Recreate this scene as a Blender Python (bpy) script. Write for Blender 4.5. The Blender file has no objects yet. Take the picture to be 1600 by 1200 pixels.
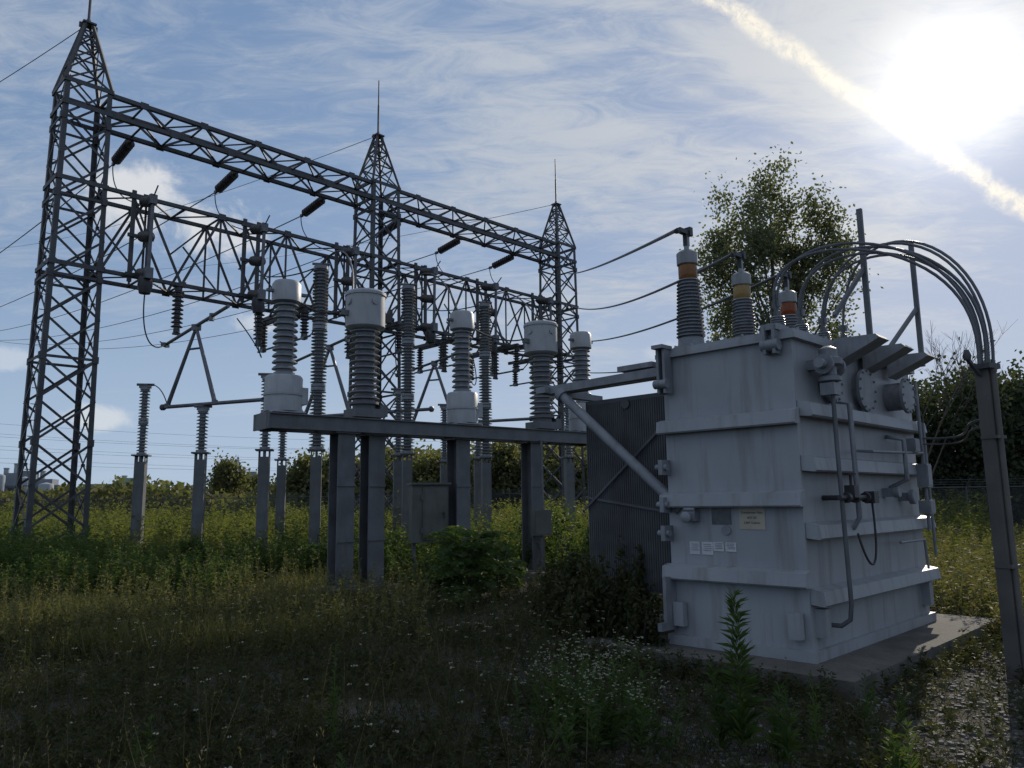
import bpy, math, random
import numpy as np
from mathutils import Vector, Matrix
random.seed(7); rng=np.random.default_rng(11)
sc=bpy.context.scene; col=sc.collection
sc.view_settings.view_transform='Standard'; sc.view_settings.look='None'; sc.view_settings.exposure=0
R=math.radians
# ---------------------------------------------------------------- materials
def newmat(name):
    m=bpy.data.materials.new(name); m.use_nodes=True; nt=m.node_tree; nt.nodes.clear(); return m,nt
def N(nt,t,**k):
    n=nt.nodes.new(t)
    for a,b in k.items(): setattr(n,a,b)
    return n
def surf(name,c1,c2,rough=.6,metal=0.,scale=4.,bump=.1,bscale=40.,grime=None,gscale=(3,3,.4),spec=.5,gamt=.55):
    m,nt=newmat(name); L=nt.links.new
    out=N(nt,'ShaderNodeOutputMaterial'); p=N(nt,'ShaderNodeBsdfPrincipled')
    p.inputs['Metallic'].default_value=metal; p.inputs['Specular IOR Level'].default_value=spec
    tc=N(nt,'ShaderNodeTexCoord')
    no=N(nt,'ShaderNodeTexNoise'); no.inputs['Scale'].default_value=scale; no.inputs['Detail'].default_value=5
    L(tc.outputs['Object'],no.inputs['Vector'])
    mr=N(nt,'ShaderNodeMapRange'); mr.inputs[1].default_value=.35; mr.inputs[2].default_value=.65; L(no.outputs[0],mr.inputs[0])
    mx=N(nt,'ShaderNodeMix',data_type='RGBA'); mx.inputs[6].default_value=(*c1,1); mx.inputs[7].default_value=(*c2,1); L(mr.outputs[0],mx.inputs[0])
    colr=mx.outputs[2]
    if grime:
        mp=N(nt,'ShaderNodeMapping'); mp.inputs['Scale'].default_value=gscale; L(tc.outputs['Object'],mp.inputs[0])
        n2=N(nt,'ShaderNodeTexNoise'); n2.inputs['Scale'].default_value=2.5; n2.inputs['Detail'].default_value=7; n2.inputs['Roughness'].default_value=.65; L(mp.outputs[0],n2.inputs['Vector'])
        r2=N(nt,'ShaderNodeMapRange'); r2.inputs[1].default_value=.5; r2.inputs[2].default_value=.75; r2.inputs[4].default_value=gamt; L(n2.outputs[0],r2.inputs[0])
        m2=N(nt,'ShaderNodeMix',data_type='RGBA'); m2.inputs[7].default_value=(*grime,1); L(colr,m2.inputs[6]); L(r2.outputs[0],m2.inputs[0]); colr=m2.outputs[2]
    L(colr,p.inputs['Base Color'])
    rr=N(nt,'ShaderNodeMapRange'); rr.inputs[3].default_value=rough-.1; rr.inputs[4].default_value=min(1,rough+.12); L(no.outputs[0],rr.inputs[0]); L(rr.outputs[0],p.inputs['Roughness'])
    if bump:
        nb=N(nt,'ShaderNodeTexNoise'); nb.inputs['Scale'].default_value=bscale; nb.inputs['Detail'].default_value=3; L(tc.outputs['Object'],nb.inputs['Vector'])
        bp=N(nt,'ShaderNodeBump'); bp.inputs['Strength'].default_value=bump; bp.inputs['Distance'].default_value=.02; L(nb.outputs[0],bp.inputs['Height']); L(bp.outputs[0],p.inputs['Normal'])
    L(p.outputs[0],out.inputs[0]); return m
def foliage(name,c1,c2,c3,trans=.45,nscale=.6):
    m,nt=newmat(name); L=nt.links.new
    out=N(nt,'ShaderNodeOutputMaterial'); g=N(nt,'ShaderNodeNewGeometry')
    no=N(nt,'ShaderNodeTexNoise'); no.inputs['Scale'].default_value=nscale; no.inputs['Detail'].default_value=2; L(g.outputs['Position'],no.inputs['Vector'])
    mr=N(nt,'ShaderNodeMapRange'); mr.inputs[1].default_value=.38; mr.inputs[2].default_value=.62; L(no.outputs[0],mr.inputs[0])
    mx=N(nt,'ShaderNodeMix',data_type='RGBA'); mx.inputs[6].default_value=(*c1,1); mx.inputs[7].default_value=(*c2,1); L(mr.outputs[0],mx.inputs[0])
    m2=N(nt,'ShaderNodeMix',data_type='RGBA'); m2.inputs[7].default_value=(*c3,1); L(mx.outputs[2],m2.inputs[6])
    r2=N(nt,'ShaderNodeMath',operation='MULTIPLY'); r2.inputs[1].default_value=.7; L(g.outputs['Random Per Island'],r2.inputs[0]); L(r2.outputs[0],m2.inputs[0])
    p=N(nt,'ShaderNodeBsdfPrincipled'); p.inputs['Roughness'].default_value=.6; p.inputs['Specular IOR Level'].default_value=.2; L(m2.outputs[2],p.inputs['Base Color'])
    t=N(nt,'ShaderNodeBsdfTranslucent'); ga=N(nt,'ShaderNodeMix',data_type='RGBA',blend_type='MULTIPLY'); ga.inputs[0].default_value=1; ga.inputs[7].default_value=(1.3,1.3,.65,1); L(m2.outputs[2],ga.inputs[6]); L(ga.outputs[2],t.inputs[0])
    ms=N(nt,'ShaderNodeMixShader'); ms.inputs[0].default_value=trans; L(p.outputs[0],ms.inputs[1]); L(t.outputs[0],ms.inputs[2]); L(ms.outputs[0],out.inputs[0]); return m
M={}
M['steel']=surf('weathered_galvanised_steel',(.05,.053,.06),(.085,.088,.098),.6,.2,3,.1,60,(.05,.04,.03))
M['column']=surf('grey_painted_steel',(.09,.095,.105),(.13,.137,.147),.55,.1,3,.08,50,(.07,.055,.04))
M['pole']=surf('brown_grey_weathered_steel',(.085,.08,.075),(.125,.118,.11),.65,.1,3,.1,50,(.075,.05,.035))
M['tank']=surf('aged_grey_tank_paint',(.265,.28,.305),(.31,.325,.35),.5,0,1.6,.06,30,(.15,.135,.12),(2.5,2.5,.25),.4,.7)
M['tank2']=surf('grey_fitting_paint',(.16,.172,.195),(.23,.245,.27),.5,0,5,.06,40,(.08,.07,.06),(4,4,1))
M['porc']=surf('grey_glazed_porcelain',(.15,.165,.185),(.21,.225,.25),.3,0,6,.02,30,(.08,.07,.06),(2,2,2))
M['porcd']=surf('dark_glazed_porcelain',(.045,.043,.048),(.08,.075,.078),.3,0,6,.02,30)
M['white']=surf('dull_white_paint',(.28,.295,.32),(.34,.355,.375),.45,0,3,.03,30,(.16,.14,.12),(3,3,.5))
M['cap']=surf('dull_cap_metal',(.17,.18,.19),(.24,.25,.26),.4,.3,3,.03,30,(.08,.07,.06),(3,3,.5))
M['rad']=surf('dark_radiator_paint',(.055,.058,.065),(.085,.09,.1),.55,0,4,.05,40,(.05,.04,.03),(3,3,.4))
M['dark']=surf('black_rubber',(.02,.02,.023),(.04,.04,.045),.5,0,8,.03,60)
M['cable']=surf('grey_cable_jacket',(.07,.075,.085),(.11,.115,.13),.5,0,8,.02,60)
M['wire']=surf('dull_aluminium_wire',(.05,.05,.06),(.08,.08,.09),.5,.4,8,0)
M['alu']=surf('aluminium_tube',(.1,.105,.12),(.15,.155,.17),.45,.4,5,.02)
M['conc']=surf('weathered_concrete',(.12,.115,.105),(.18,.17,.155),.9,0,4,.4,25,(.05,.05,.04),(2,2,2))
M['pad']=surf('stained_dark_concrete',(.07,.065,.058),(.125,.118,.105),.95,0,3,.5,25,(.035,.035,.025),(2,2,2))
M['cab']=surf('cabinet_grey_paint',(.065,.073,.068),(.1,.108,.1),.5,0,3,.04,30,(.05,.04,.03),(4,4,.6))
M['bark']=surf('bark',(.06,.05,.04),(.11,.09,.075),.9,0,6,.6,20)
M['sign']=surf('cream_sign_face',(.36,.32,.25),(.43,.38,.3),.5,0,4,0)
M['label']=surf('white_label_paper',(.45,.46,.49),(.54,.55,.57),.5,0,20,0)
M['plate']=surf('metal_nameplate',(.075,.08,.085),(.11,.115,.12),.4,.3,20,0)
M['ink']=surf('dark_lettering_ink',(.05,.03,.03),(.08,.05,.04),.6,0,9,0)
M['inkg']=surf('grey_print',(.2,.2,.23),(.28,.28,.31),.6,0,60,0)
def amber(name,c,t_):
    m,nt=newmat(name); L=nt.links.new
    out=N(nt,'ShaderNodeOutputMaterial'); p=N(nt,'ShaderNodeBsdfPrincipled'); p.inputs['Roughness'].default_value=.12
    tc=N(nt,'ShaderNodeTexCoord');s=N(nt,'ShaderNodeTexNoise');s.inputs['Scale'].default_value=9;L(tc.outputs['Object'],s.inputs['Vector'])
    mx=N(nt,'ShaderNodeMix',data_type='RGBA');mx.inputs[6].default_value=(*c,1);mx.inputs[7].default_value=(*[x*.5 for x in c],1);L(s.outputs[0],mx.inputs[0]);L(mx.outputs[2],p.inputs['Base Color'])
    t=N(nt,'ShaderNodeBsdfTranslucent'); t.inputs[0].default_value=(*t_,1); sh=N(nt,'ShaderNodeMixShader'); sh.inputs[0].default_value=.45
    L(p.outputs[0],sh.inputs[1]); L(t.outputs[0],sh.inputs[2]); L(sh.outputs[0],out.inputs[0]); return m
M['amber']=amber('amber_oil_glass',(.34,.18,.07),(.42,.23,.08));M['amber2']=amber('yellow_oil_glass',(.42,.33,.14),(.5,.38,.16));M['amber3']=amber('red_amber_oil_glass',(.32,.11,.04),(.42,.15,.05))
M['meadow']=foliage('meadow_weed_leaf',(.065,.095,.028),(.12,.145,.042),(.165,.16,.06),.55,.25)
M['grass']=foliage('dry_green_grass',(.085,.1,.04),(.135,.14,.06),(.18,.155,.085),.45,.5)
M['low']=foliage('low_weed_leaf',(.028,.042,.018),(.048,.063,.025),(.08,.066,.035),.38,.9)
M['leaf']=foliage('shrub_leaf',(.042,.08,.027),(.065,.11,.036),(.095,.125,.042),.45,1.5)
M['poplar']=foliage('poplar_leaf',(.1,.12,.08),(.14,.16,.1),(.17,.18,.12),.5,.8)  # leaf greens paled and greyed to carry the backlit haze in their colour
M['wood']=foliage('woodland_leaf',(.075,.1,.045),(.12,.145,.065),(.18,.15,.085),.5,.12)
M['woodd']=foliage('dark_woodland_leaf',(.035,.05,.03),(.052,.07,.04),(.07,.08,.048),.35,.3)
M['petal']=foliage('white_petal',(.3,.3,.27),(.4,.4,.36),(.38,.36,.3),.3,3)
# ---------------------------------------------------------------- builder
class B:
    def __init__(s): s.v=[];s.f=[];s.m=[]
    def add(s,vs,fs,mi=0):
        o=len(s.v); s.v+= [tuple(x) for x in vs]; s.f+=[tuple(i+o for i in f) for f in fs]; s.m+=[mi]*len(fs); return s
    def box(s,c,sz,mi=0,rot=None):
        a,b,d=[x/2 for x in sz]; vs=[Vector((x,y,z)) for x in(-a,a) for y in(-b,b) for z in(-d,d)]
        if rot: vs=[rot@v for v in vs]
        vs=[v+Vector(c) for v in vs]
        return s.add(vs,[(0,1,3,2),(4,6,7,5),(0,4,5,1),(2,3,7,6),(0,2,6,4),(1,5,7,3)],mi)
    def bar(s,p,q,w,h=None,mi=0,up=(0,0,1)):
        p=Vector(p);q=Vector(q);h=h or w;d=(q-p).normalized();u=Vector(up)
        if abs(d.dot(u))>.98:u=Vector((1,0,0))
        x=d.cross(u).normalized();y=x.cross(d)
        vs=[e+x*i*w/2+y*j*h/2 for e in(p,q) for i,j in((-1,-1),(1,-1),(1,1),(-1,1))]
        return s.add(vs,[(3,2,1,0),(4,5,6,7),(0,1,5,4),(1,2,6,5),(2,3,7,6),(3,0,4,7)],mi)
    def ang(s,p,q,w,t,sx=1,sy=1,mi=0):
        p=Vector(p);q=Vector(q);ex=Vector((sx,0,0));ey=Vector((0,sy,0))
        prof=[(0,0),(w,0),(w,t),(t,t),(t,w),(0,w)]
        vs=[e+ex*a+ey*b for e in(p,q) for a,b in prof]
        fs=[tuple(range(5,-1,-1)),tuple(range(6,12))]+[(i,(i+1)%6,6+(i+1)%6,6+i) for i in range(6)]
        return s.add(vs,fs,mi)
    def ring(s,pts_r,frames,n,mi,caps=True):
        o=len(s.v)
        for (p,r),(x,y) in zip(pts_r,frames):
            for k in range(n):
                a=2*math.pi*k/n; s.v.append(tuple(Vector(p)+(x*math.cos(a)+y*math.sin(a))*r))
        m=len(pts_r)
        for i in range(m-1):
            for k in range(n):
                s.f.append((o+i*n+k,o+i*n+(k+1)%n,o+(i+1)*n+(k+1)%n,o+(i+1)*n+k)); s.m.append(mi)
        if caps:
            s.f.append(tuple(o+k for k in reversed(range(n))));s.m.append(mi)
            s.f.append(tuple(o+(m-1)*n+k for k in range(n)));s.m.append(mi)
        return s
    def cyl(s,p,q,r,r2=None,n=14,mi=0):
        return s.tube([p,q],[r,r if r2 is None else r2],n,mi)
    def tube(s,pts,r,n=8,mi=0):
        pts=[Vector(p) for p in pts]; rs=r if isinstance(r,(list,tuple)) else [r]*len(pts)
        fr=[];x=None
        for i in range(len(pts)):
            d=(pts[min(i+1,len(pts)-1)]-pts[max(i-1,0)]).normalized()
            if x is None:
                u=Vector((0,0,1)) if abs(d.z)<.9 else Vector((1,0,0)); x=d.cross(u).normalized()
            x=(x-d*x.dot(d)).normalized(); fr.append((x,d.cross(x)))
        return s.ring(list(zip(pts,rs)),fr,n,mi)
    def lathe(s,prof,o=(0,0,0),axis=(0,0,1),n=18,mi=0):
        a=Vector(axis).normalized();u=Vector((1,0,0)) if abs(a.x)<.9 else Vector((0,1,0))
        x=(u-a*u.dot(a)).normalized();y=a.cross(x)
        return s.ring([(Vector(o)+a*z,max(r,.0005)) for r,z in prof],[(x,y)]*len(prof),n,mi)
    def mesh(s,name,mats):
        me=bpy.data.meshes.new(name); me.from_pydata(s.v,[],s.f)
        for m in (mats if isinstance(mats,(list,tuple)) else [mats]): me.materials.append(M[m] if isinstance(m,str) else m)
        me.polygons.foreach_set('material_index',s.m)
        me.polygons.foreach_set('use_smooth',[True]*len(s.f)); me.update()
        try: me.set_sharp_from_angle(angle=R(38))
        except Exception: me.polygons.foreach_set('use_smooth',[False]*len(s.f))
        return me
def link(o): col.objects.link(o); return o
def meta(o,label=None,cat=None,group=None,kind=None):
    if label:o['label']=label
    if cat:o['category']=cat
    if group:o['group']=group
    if kind:o['kind']=kind
    return o
def obj(name,b,mats,loc=(0,0,0),rz=0,parent=None,**k):
    me=b if isinstance(b,bpy.types.Mesh) else b.mesh(name,mats)
    o=bpy.data.objects.new(name,me); o.location=loc; o.rotation_euler=(0,0,rz)
    if parent:o.parent=parent
    link(o); return meta(o,**k)
def empty(name,loc,rz=0,**k):
    o=bpy.data.objects.new(name,None); o.empty_display_size=.3; o.location=loc;o.rotation_euler=(0,0,rz); link(o); return meta(o,**k)
def clone(root,loc,rz=None,scale=None,**k):
    def rec(o,par):
        c=o.copy(); col.objects.link(c)
        if par:c.parent=par
        for ch in list(o.children): rec(ch,c)
        return c
    c=rec(root,None); c.location=loc
    if rz is not None:c.rotation_euler=(0,0,rz)
    if scale is not None:c.scale=(scale,)*3 if not isinstance(scale,tuple) else scale
    return meta(c,**k)
def sag(p,q,s,n=24):
    p=Vector(p);q=Vector(q); return [p.lerp(q,i/n)-Vector((0,0,4*s*(i/n)*(1-i/n))) for i in range(n+1)]
def insp(z0,z1,n,rc,rs):
    out=[];p=(z1-z0)/n
    for i in range(n):
        z=z0+i*p; out+=[(rc,z+.05*p),(rc*1.03,z+.38*p),(rs,z+.5*p),(rs,z+.6*p),(rc*1.25,z+.92*p)]
    return [(rc,z0)]+out+[(rc,z1)]
# ---------------------------------------------------------------- camera, light, world
p_=R(8.75);r_=.0137
X_=Vector((1,0,0));U_=Vector((0,-math.sin(p_),math.cos(p_)));F_=Vector((0,math.cos(p_),math.sin(p_)))
cr=X_*math.cos(r_)-U_*math.sin(r_);cu=X_*math.sin(r_)+U_*math.cos(r_)
cd=bpy.data.cameras.new('camera');cam=bpy.data.objects.new('camera',cd);link(cam)
mw=Matrix((cr,cu,-F_)).transposed().to_4x4();mw.translation=(0,0,1.65);cam.matrix_world=mw
cd.sensor_width=36;cd.lens=27;cd.clip_end=6000;cd.clip_start=.05;sc.camera=cam
SUN=Vector((.5803,.93,.5314)).normalized()
ld=bpy.data.lights.new('sun','SUN');ld.energy=3.3;ld.angle=R(.5);ld.color=(1,.9,.76)
lo=bpy.data.objects.new('sun',ld);lo.rotation_euler=SUN.to_track_quat('Z','Y').to_euler();lo.location=(30,50,40);link(lo)
w=bpy.data.worlds.new('World');sc.world=w;w.use_nodes=True;nt=w.node_tree;nt.nodes.clear();L=nt.links.new
def Mth(op,a,b=None,c=None,cl=False):
    n=nt.nodes.new('ShaderNodeMath');n.operation=op;n.use_clamp=cl
    for i,x in enumerate((a,b,c)):
        if x is None:continue
        if isinstance(x,(int,float)):n.inputs[i].default_value=x
        else:L(x,n.inputs[i])
    return n.outputs[0]
def VM(op,a,b=None,out=0):
    n=nt.nodes.new('ShaderNodeVectorMath');n.operation=op
    for i,x in enumerate((a,b)):
        if x is None:continue
        if isinstance(x,(tuple,Vector)):n.inputs[i].default_value=tuple(x)
        else:L(x,n.inputs[i])
    return n.outputs['Value' if op in('DOT_PRODUCT','LENGTH','DISTANCE') else 'Vector']
def MRg(x,a,b,c=0,d=1,st='SMOOTHSTEP'):
    n=nt.nodes.new('ShaderNodeMapRange');n.interpolation_type=st;L(x,n.inputs[0])
    for i,y in enumerate((a,b,c,d)):n.inputs[i+1].default_value=y
    return n.outputs[0]
def MixC(f,a,b,bt='MIX'):
    n=nt.nodes.new('ShaderNodeMix');n.data_type='RGBA';n.blend_type=bt;n.clamp_factor=True
    for i,x in((0,f),(6,a),(7,b)):
        if isinstance(x,(int,float)):n.inputs[i].default_value=x
        elif isinstance(x,tuple):n.inputs[i].default_value=(*x,1)
        else:L(x,n.inputs[i])
    return n.outputs[2]
def Noise(vec,scale,detail=8,rough=.6,dist=0):
    n=nt.nodes.new('ShaderNodeTexNoise');L(vec,n.inputs['Vector']);n.inputs['Scale'].default_value=scale;n.inputs['Detail'].default_value=detail;n.inputs['Roughness'].default_value=rough;n.inputs['Distortion'].default_value=dist
    return n.outputs[0]
tc=nt.nodes.new('ShaderNodeTexCoord');D=VM('NORMALIZE',tc.outputs['Generated'])
sky=nt.nodes.new('ShaderNodeTexSky');sky.sky_type='NISHITA';sky.sun_disc=False
sky.sun_elevation=R(25.9);sky.sun_rotation=R(32);sky.air_density=1.0;sky.dust_density=.3;sky.ozone_density=1.6
b0=VM('SCALE',sky.outputs[0]);b0.node.inputs['Scale'].default_value=.06
num=VM('MULTIPLY',b0,(2.7,3.2,4.0));base=VM('DIVIDE',num,VM('ADD',VM('MULTIPLY',b0,(5.8,6.1,5.9)),(1,1,1)))
sx=nt.nodes.new('ShaderNodeSeparateXYZ');L(D,sx.inputs[0])
zz=Mth('ADD',Mth('MAXIMUM',sx.outputs[2],0),.14)
cx=nt.nodes.new('ShaderNodeCombineXYZ');L(Mth('DIVIDE',sx.outputs[0],zz),cx.inputs[0]);L(Mth('DIVIDE',sx.outputs[1],zz),cx.inputs[1])
mp=nt.nodes.new('ShaderNodeMapping');mp.inputs['Rotation'].default_value=(0,0,R(25));mp.inputs['Scale'].default_value=(.6,1.4,1);L(cx.outputs[0],mp.inputs[0])
n1=Noise(mp.outputs[0],1.1,7,.6,.8);n2=Noise(cx.outputs[0],.5,2,.5,.2)
n3=Noise(mp.outputs[0],9,5,.72,.9)
band=MRg(sx.outputs[2],.22,.5,0,.12)
cir=Mth('ADD',Mth('ADD',Mth('MULTIPLY',n1,.6),band),Mth('ADD',Mth('MULTIPLY',n2,.5),Mth('MULTIPLY',n3,.36)))
cirm=MRg(cir,.7,.92)
sd=Mth('MAXIMUM',VM('DOT_PRODUCT',D,SUN),0)
veil=Mth('MULTIPLY',cirm,.78)
ccol=MixC(Mth('POWER',sd,9),(.4,.44,.5),(.58,.585,.58))
c1=MixC(veil,base,ccol)
hz=MRg(sx.outputs[2],.0,.3,.6,0)
c1=MixC(hz,c1,MixC(Mth('POWER',sd,6),(.34,.46,.61),(.48,.52,.57)))
nc=Noise(D,16,6,.62,.4)
def puff(cdir,r,col_,sq=1.7,amp=.1,op=.75):
    global c1
    cdir=Vector(cdir).normalized()
    df=VM('MULTIPLY',VM('SUBTRACT',D,tuple(cdir)),(1,1,sq))
    di=Mth('ADD',VM('LENGTH',df),Mth('MULTIPLY',Mth('SUBTRACT',nc,.5),-amp*3))
    m=MRg(di,r*1.1,r*.35,0,op)
    c1=MixC(m,c1,col_)
puff((-.482,.944,.395),.065,(.6,.61,.63),1.6,.06,.9);puff((-.385,.955,.355),.06,(.6,.61,.63),1.7,.06,.9)
puff((-.53,.99,.115),.038,(.56,.59,.62),2.4,.03);puff((-.33,.98,.235),.034,(.5,.54,.6),2.4,.03);puff((-.66,.97,.19),.045,(.46,.52,.6),3,.04)
puff((.19,.98,.19),.03,(.52,.55,.6),2.4,.03,.5)
A_=Vector((.2737,.9129,.6426));B_=Vector((.67,.955,.3693));nn=A_.cross(B_).normalized()
nw=Noise(D,16,6,.7,.6);nw2=Noise(D,70,4,.75,.5)
dd=Mth('ABSOLUTE',Mth('ADD',VM('DOT_PRODUCT',D,nn),Mth('MULTIPLY',Mth('SUBTRACT',nw,.5),.03)))
ct=Mth('MULTIPLY',MRg(dd,.0155,.001),MRg(nw2,.3,.62,.35,1))
front=MRg(sx.outputs[1],0,.2)
c1=MixC(Mth('MULTIPLY',Mth('MULTIPLY',ct,front),.85),c1,(.86,.79,.66))
gl=Mth('ADD',Mth('MULTIPLY',Mth('POWER',sd,50),.1),Mth('ADD',Mth('MULTIPLY',Mth('POWER',sd,350),.5),Mth('MULTIPLY',Mth('POWER',sd,3000),5)))
gc=VM('SCALE',(1,.96,.88));L(gl,gc.node.inputs['Scale'])
fin=VM('ADD',c1,gc)
bg=nt.nodes.new('ShaderNodeBackground');L(fin,bg.inputs[0]);bg.inputs[1].default_value=1.22
wo=nt.nodes.new('ShaderNodeOutputWorld');L(bg.outputs[0],wo.inputs[0])
# ---------------------------------------------------------------- ground
def groundmat():
    m,nt=newmat('weedy_gravel_soil');L=nt.links.new
    out=N(nt,'ShaderNodeOutputMaterial');p=N(nt,'ShaderNodeBsdfPrincipled');p.inputs['Roughness'].default_value=.95;p.inputs['Specular IOR Level'].default_value=.15
    g=N(nt,'ShaderNodeNewGeometry')
    a=N(nt,'ShaderNodeTexNoise');a.inputs['Scale'].default_value=.7;a.inputs['Detail'].default_value=6;L(g.outputs['Position'],a.inputs['Vector'])
    b=N(nt,'ShaderNodeTexVoronoi');b.inputs['Scale'].default_value=34;L(g.outputs['Position'],b.inputs['Vector'])
    bc=N(nt,'ShaderNodeMix',data_type='RGBA');bc.inputs[6].default_value=(.03,.027,.022,1);bc.inputs[7].default_value=(.1,.093,.083,1);L(b.outputs['Color'],bc.inputs[0])
    mr=N(nt,'ShaderNodeMapRange');mr.inputs[1].default_value=.42;mr.inputs[2].default_value=.58;L(a.outputs[0],mr.inputs[0])
    mx=N(nt,'ShaderNodeMix',data_type='RGBA');mx.inputs[7].default_value=(.035,.033,.018,1);L(bc.outputs[2],mx.inputs[6]);L(mr.outputs[0],mx.inputs[0])
    L(mx.outputs[2],p.inputs['Base Color'])
    bp=N(nt,'ShaderNodeBump');bp.inputs['Strength'].default_value=.6;bp.inputs['Distance'].default_value=.02;L(b.outputs['Distance'],bp.inputs['Height']);L(bp.outputs[0],p.inputs['Normal'])
    L(p.outputs[0],out.inputs[0]);return m
M['ground']=groundmat()
b=B();b.add([(-3000,-500,0),(3000,-500,0),(3000,5000,0),(-3000,5000,0)],[(0,1,2,3)])
obj('ground',b,'ground',kind='structure')
# ---------------------------------------------------------------- lattice towers
O1=Vector((-11.72,19.7,0));TA=math.atan2(.703,.713)
ex=Vector((math.cos(TA),math.sin(TA),0));ey=Vector((-math.sin(TA),math.cos(TA),0))
def W(s,o,z): return O1+ex*s+ey*o+Vector((0,0,z))
ZS=12.95
def hw(z): return .70-.12*min(z,ZS)/ZS
def tower():
    root=empty('lattice_tower',W(0,0,0),TA,label='tall grey galvanised lattice tower of the gantry',cat='lattice tower',group='lattice towers of the gantry')
    b=B()
    for sx_,sy_ in((1,1),(1,-1),(-1,1),(-1,-1)):
        b.ang((sx_*hw(0),sy_*hw(0),0),(sx_*hw(ZS),sy_*hw(ZS),ZS),.125,.02,-sx_,-sy_)
    n=12
    for i in range(n):
        z0=ZS*i/n+.05;z1=ZS*(i+1)/n+.05;a=hw(z0);c=hw(min(z1,ZS));z1=min(z1,ZS)
        for k in range(4):
            M4=Matrix.Rotation(k*math.pi/2,3,'Z')
            f=lambda x,y,z:M4@Vector((x,y,z))
            b.bar(f(-a,-a+.01,z0),f(c,-c+.01,z1),.06,.018,up=M4@Vector((0,1,0)))
            b.bar(f(a,-a+.035,z0),f(-c,-c+.035,z1),.06,.018,up=M4@Vector((0,1,0)))
            if i in(0,5,7,9,11) : b.bar(f(-a,-a,z0),f(a,-a,z0),.02,.07)
            b.box(f(0,-(a+c)/2+.02,(z0+z1)/2),(.08,.08,.08))
            if i%2: b.box(f(a-.05,-a+.02,z0),(.13,.13,.18))
    for zz_ in(ZS,7.9,10.2,12.3):
        for k in range(4):
            M4=Matrix.Rotation(k*math.pi/2,3,'Z');a=hw(zz_)
            b.bar(M4@Vector((-a-.02,-a-.02,zz_)),M4@Vector((a+.02,-a-.02,zz_)),.03,.12)
    for k in range(28): b.cyl((-hw(1+k*.4)+.02,-hw(1+k*.4)+.02,1+k*.4),(-hw(1+k*.4)-.13,-hw(1+k*.4)+.02,1+k*.4),.01,n=4)
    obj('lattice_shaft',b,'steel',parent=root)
    b=B();zt=15.0;a=hw(ZS)
    for sx_,sy_ in((1,1),(1,-1),(-1,1),(-1,-1)):
        b.bar((sx_*a,sy_*a,ZS),(sx_*.09,sy_*.09,zt),.08)
    for k in range(4):
        M4=Matrix.Rotation(k*math.pi/2,3,'Z')
        zs=[ZS,13.7,14.3,14.75];hs=[a+(.09-a)*(z-ZS)/(zt-ZS) for z in zs]
        for i in range(3):
            b.bar(M4@Vector((-hs[i],-hs[i],zs[i])),M4@Vector((hs[i+1],-hs[i+1],zs[i+1])),.045,.02,up=M4@Vector((0,1,0)))
            b.bar(M4@Vector((hs[i],-hs[i]+.02,zs[i])),M4@Vector((-hs[i+1],-hs[i+1]+.02,zs[i+1])),.045,.02,up=M4@Vector((0,1,0)))
            b.bar(M4@Vector((-hs[i+1],-hs[i+1],zs[i+1])),M4@Vector((hs[i+1],-hs[i+1],zs[i+1])),.04)
    b.box((0,0,zt+.02),(.34,.34,.05)); b.box((.18,0,zt-.05),(.1,.06,.14));b.box((-.18,0,zt-.05),(.1,.06,.14))
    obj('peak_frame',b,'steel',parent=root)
    b=B();b.lathe([(.06,15.0),(.06,15.15),(.038,15.2),(.035,16.2),(.026,16.25),(.02,17.2),(.002,17.25)],n=8)
    obj('lightning_rod',b,'steel',parent=root)
    b=B();b.lathe([(.24,-.1),(.24,.18),(.21,.2)],(0,0,0),n=14);fm=b.mesh('footing','conc')
    for sx_ in(1,-1):
        for sy_ in(1,-1): obj('footing',fm,None,(sx_*.68,sy_*.68,0),parent=root)
    return root
T=tower();SP=9.72
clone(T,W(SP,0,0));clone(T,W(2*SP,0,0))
def truss(name,z0,z1,hwid,n,ch,br,label,side_x,top_x,group):
    b=B();Lg=SP-1.16
    for y in(-hwid,hwid):
        s=1 if y<0 else -1
        b.bar((0,y,z1),(Lg,y,z1),ch,ch);b.bar((0,y,z0),(Lg,y,z0),ch,ch)
        for i in range(n):
            xa=Lg*i/n;xb=Lg*(i+1)/n;xm=(xa+xb)/2
            b.bar((xa,y,z0),(xm,y,z1),br,br*.5,up=(0,1,0));b.bar((xm,y,z1),(xb,y,z0),br,br*.5,up=(0,1,0))
            for xx in(xa,xm): b.box((xx,y-s*.06,z0 if xx==xa else z1),(.22,.012,.18))
            if side_x: b.bar((xm,y+s*.03,z1),(xm,y+s*.03,z0),br*.8,br*.4,up=(0,1,0));b.bar((xa,y+s*.05,(z0+z1)/2),(xm,y+s*.05,z1 if y>0 else z0),br*.7,br*.3,up=(0,1,0))
    for z in(z0,z1):
        for i in range(n*2+1):
            x=Lg*i/(2*n);b.bar((x,-hwid,z),(x,hwid,z),br*.8,br*.5)
            if top_x and i<2*n:
                x2=Lg*(i+1)/(2*n); b.bar((x,-hwid if i%2 else hwid,z+.03),(x2,hwid if i%2 else -hwid,z+.03),br*.8,br*.4)
    o=obj(name,b,'steel',W(.58,0,0),TA,label=label,cat='steel truss',group=group)
    c=o.copy();col.objects.link(c);c.location=W(SP+.58,0,0)
truss('gantry_truss',12.32,12.9,.5,5,.115,.065,'shallow grey lattice beam across the tower tops',False,True,'upper gantry beams')
truss('switch_truss',7.9,10.2,.55,4,.1,.07,'deep grey lattice truss carrying disconnect switches',True,True,'lower gantry trusses')
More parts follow.
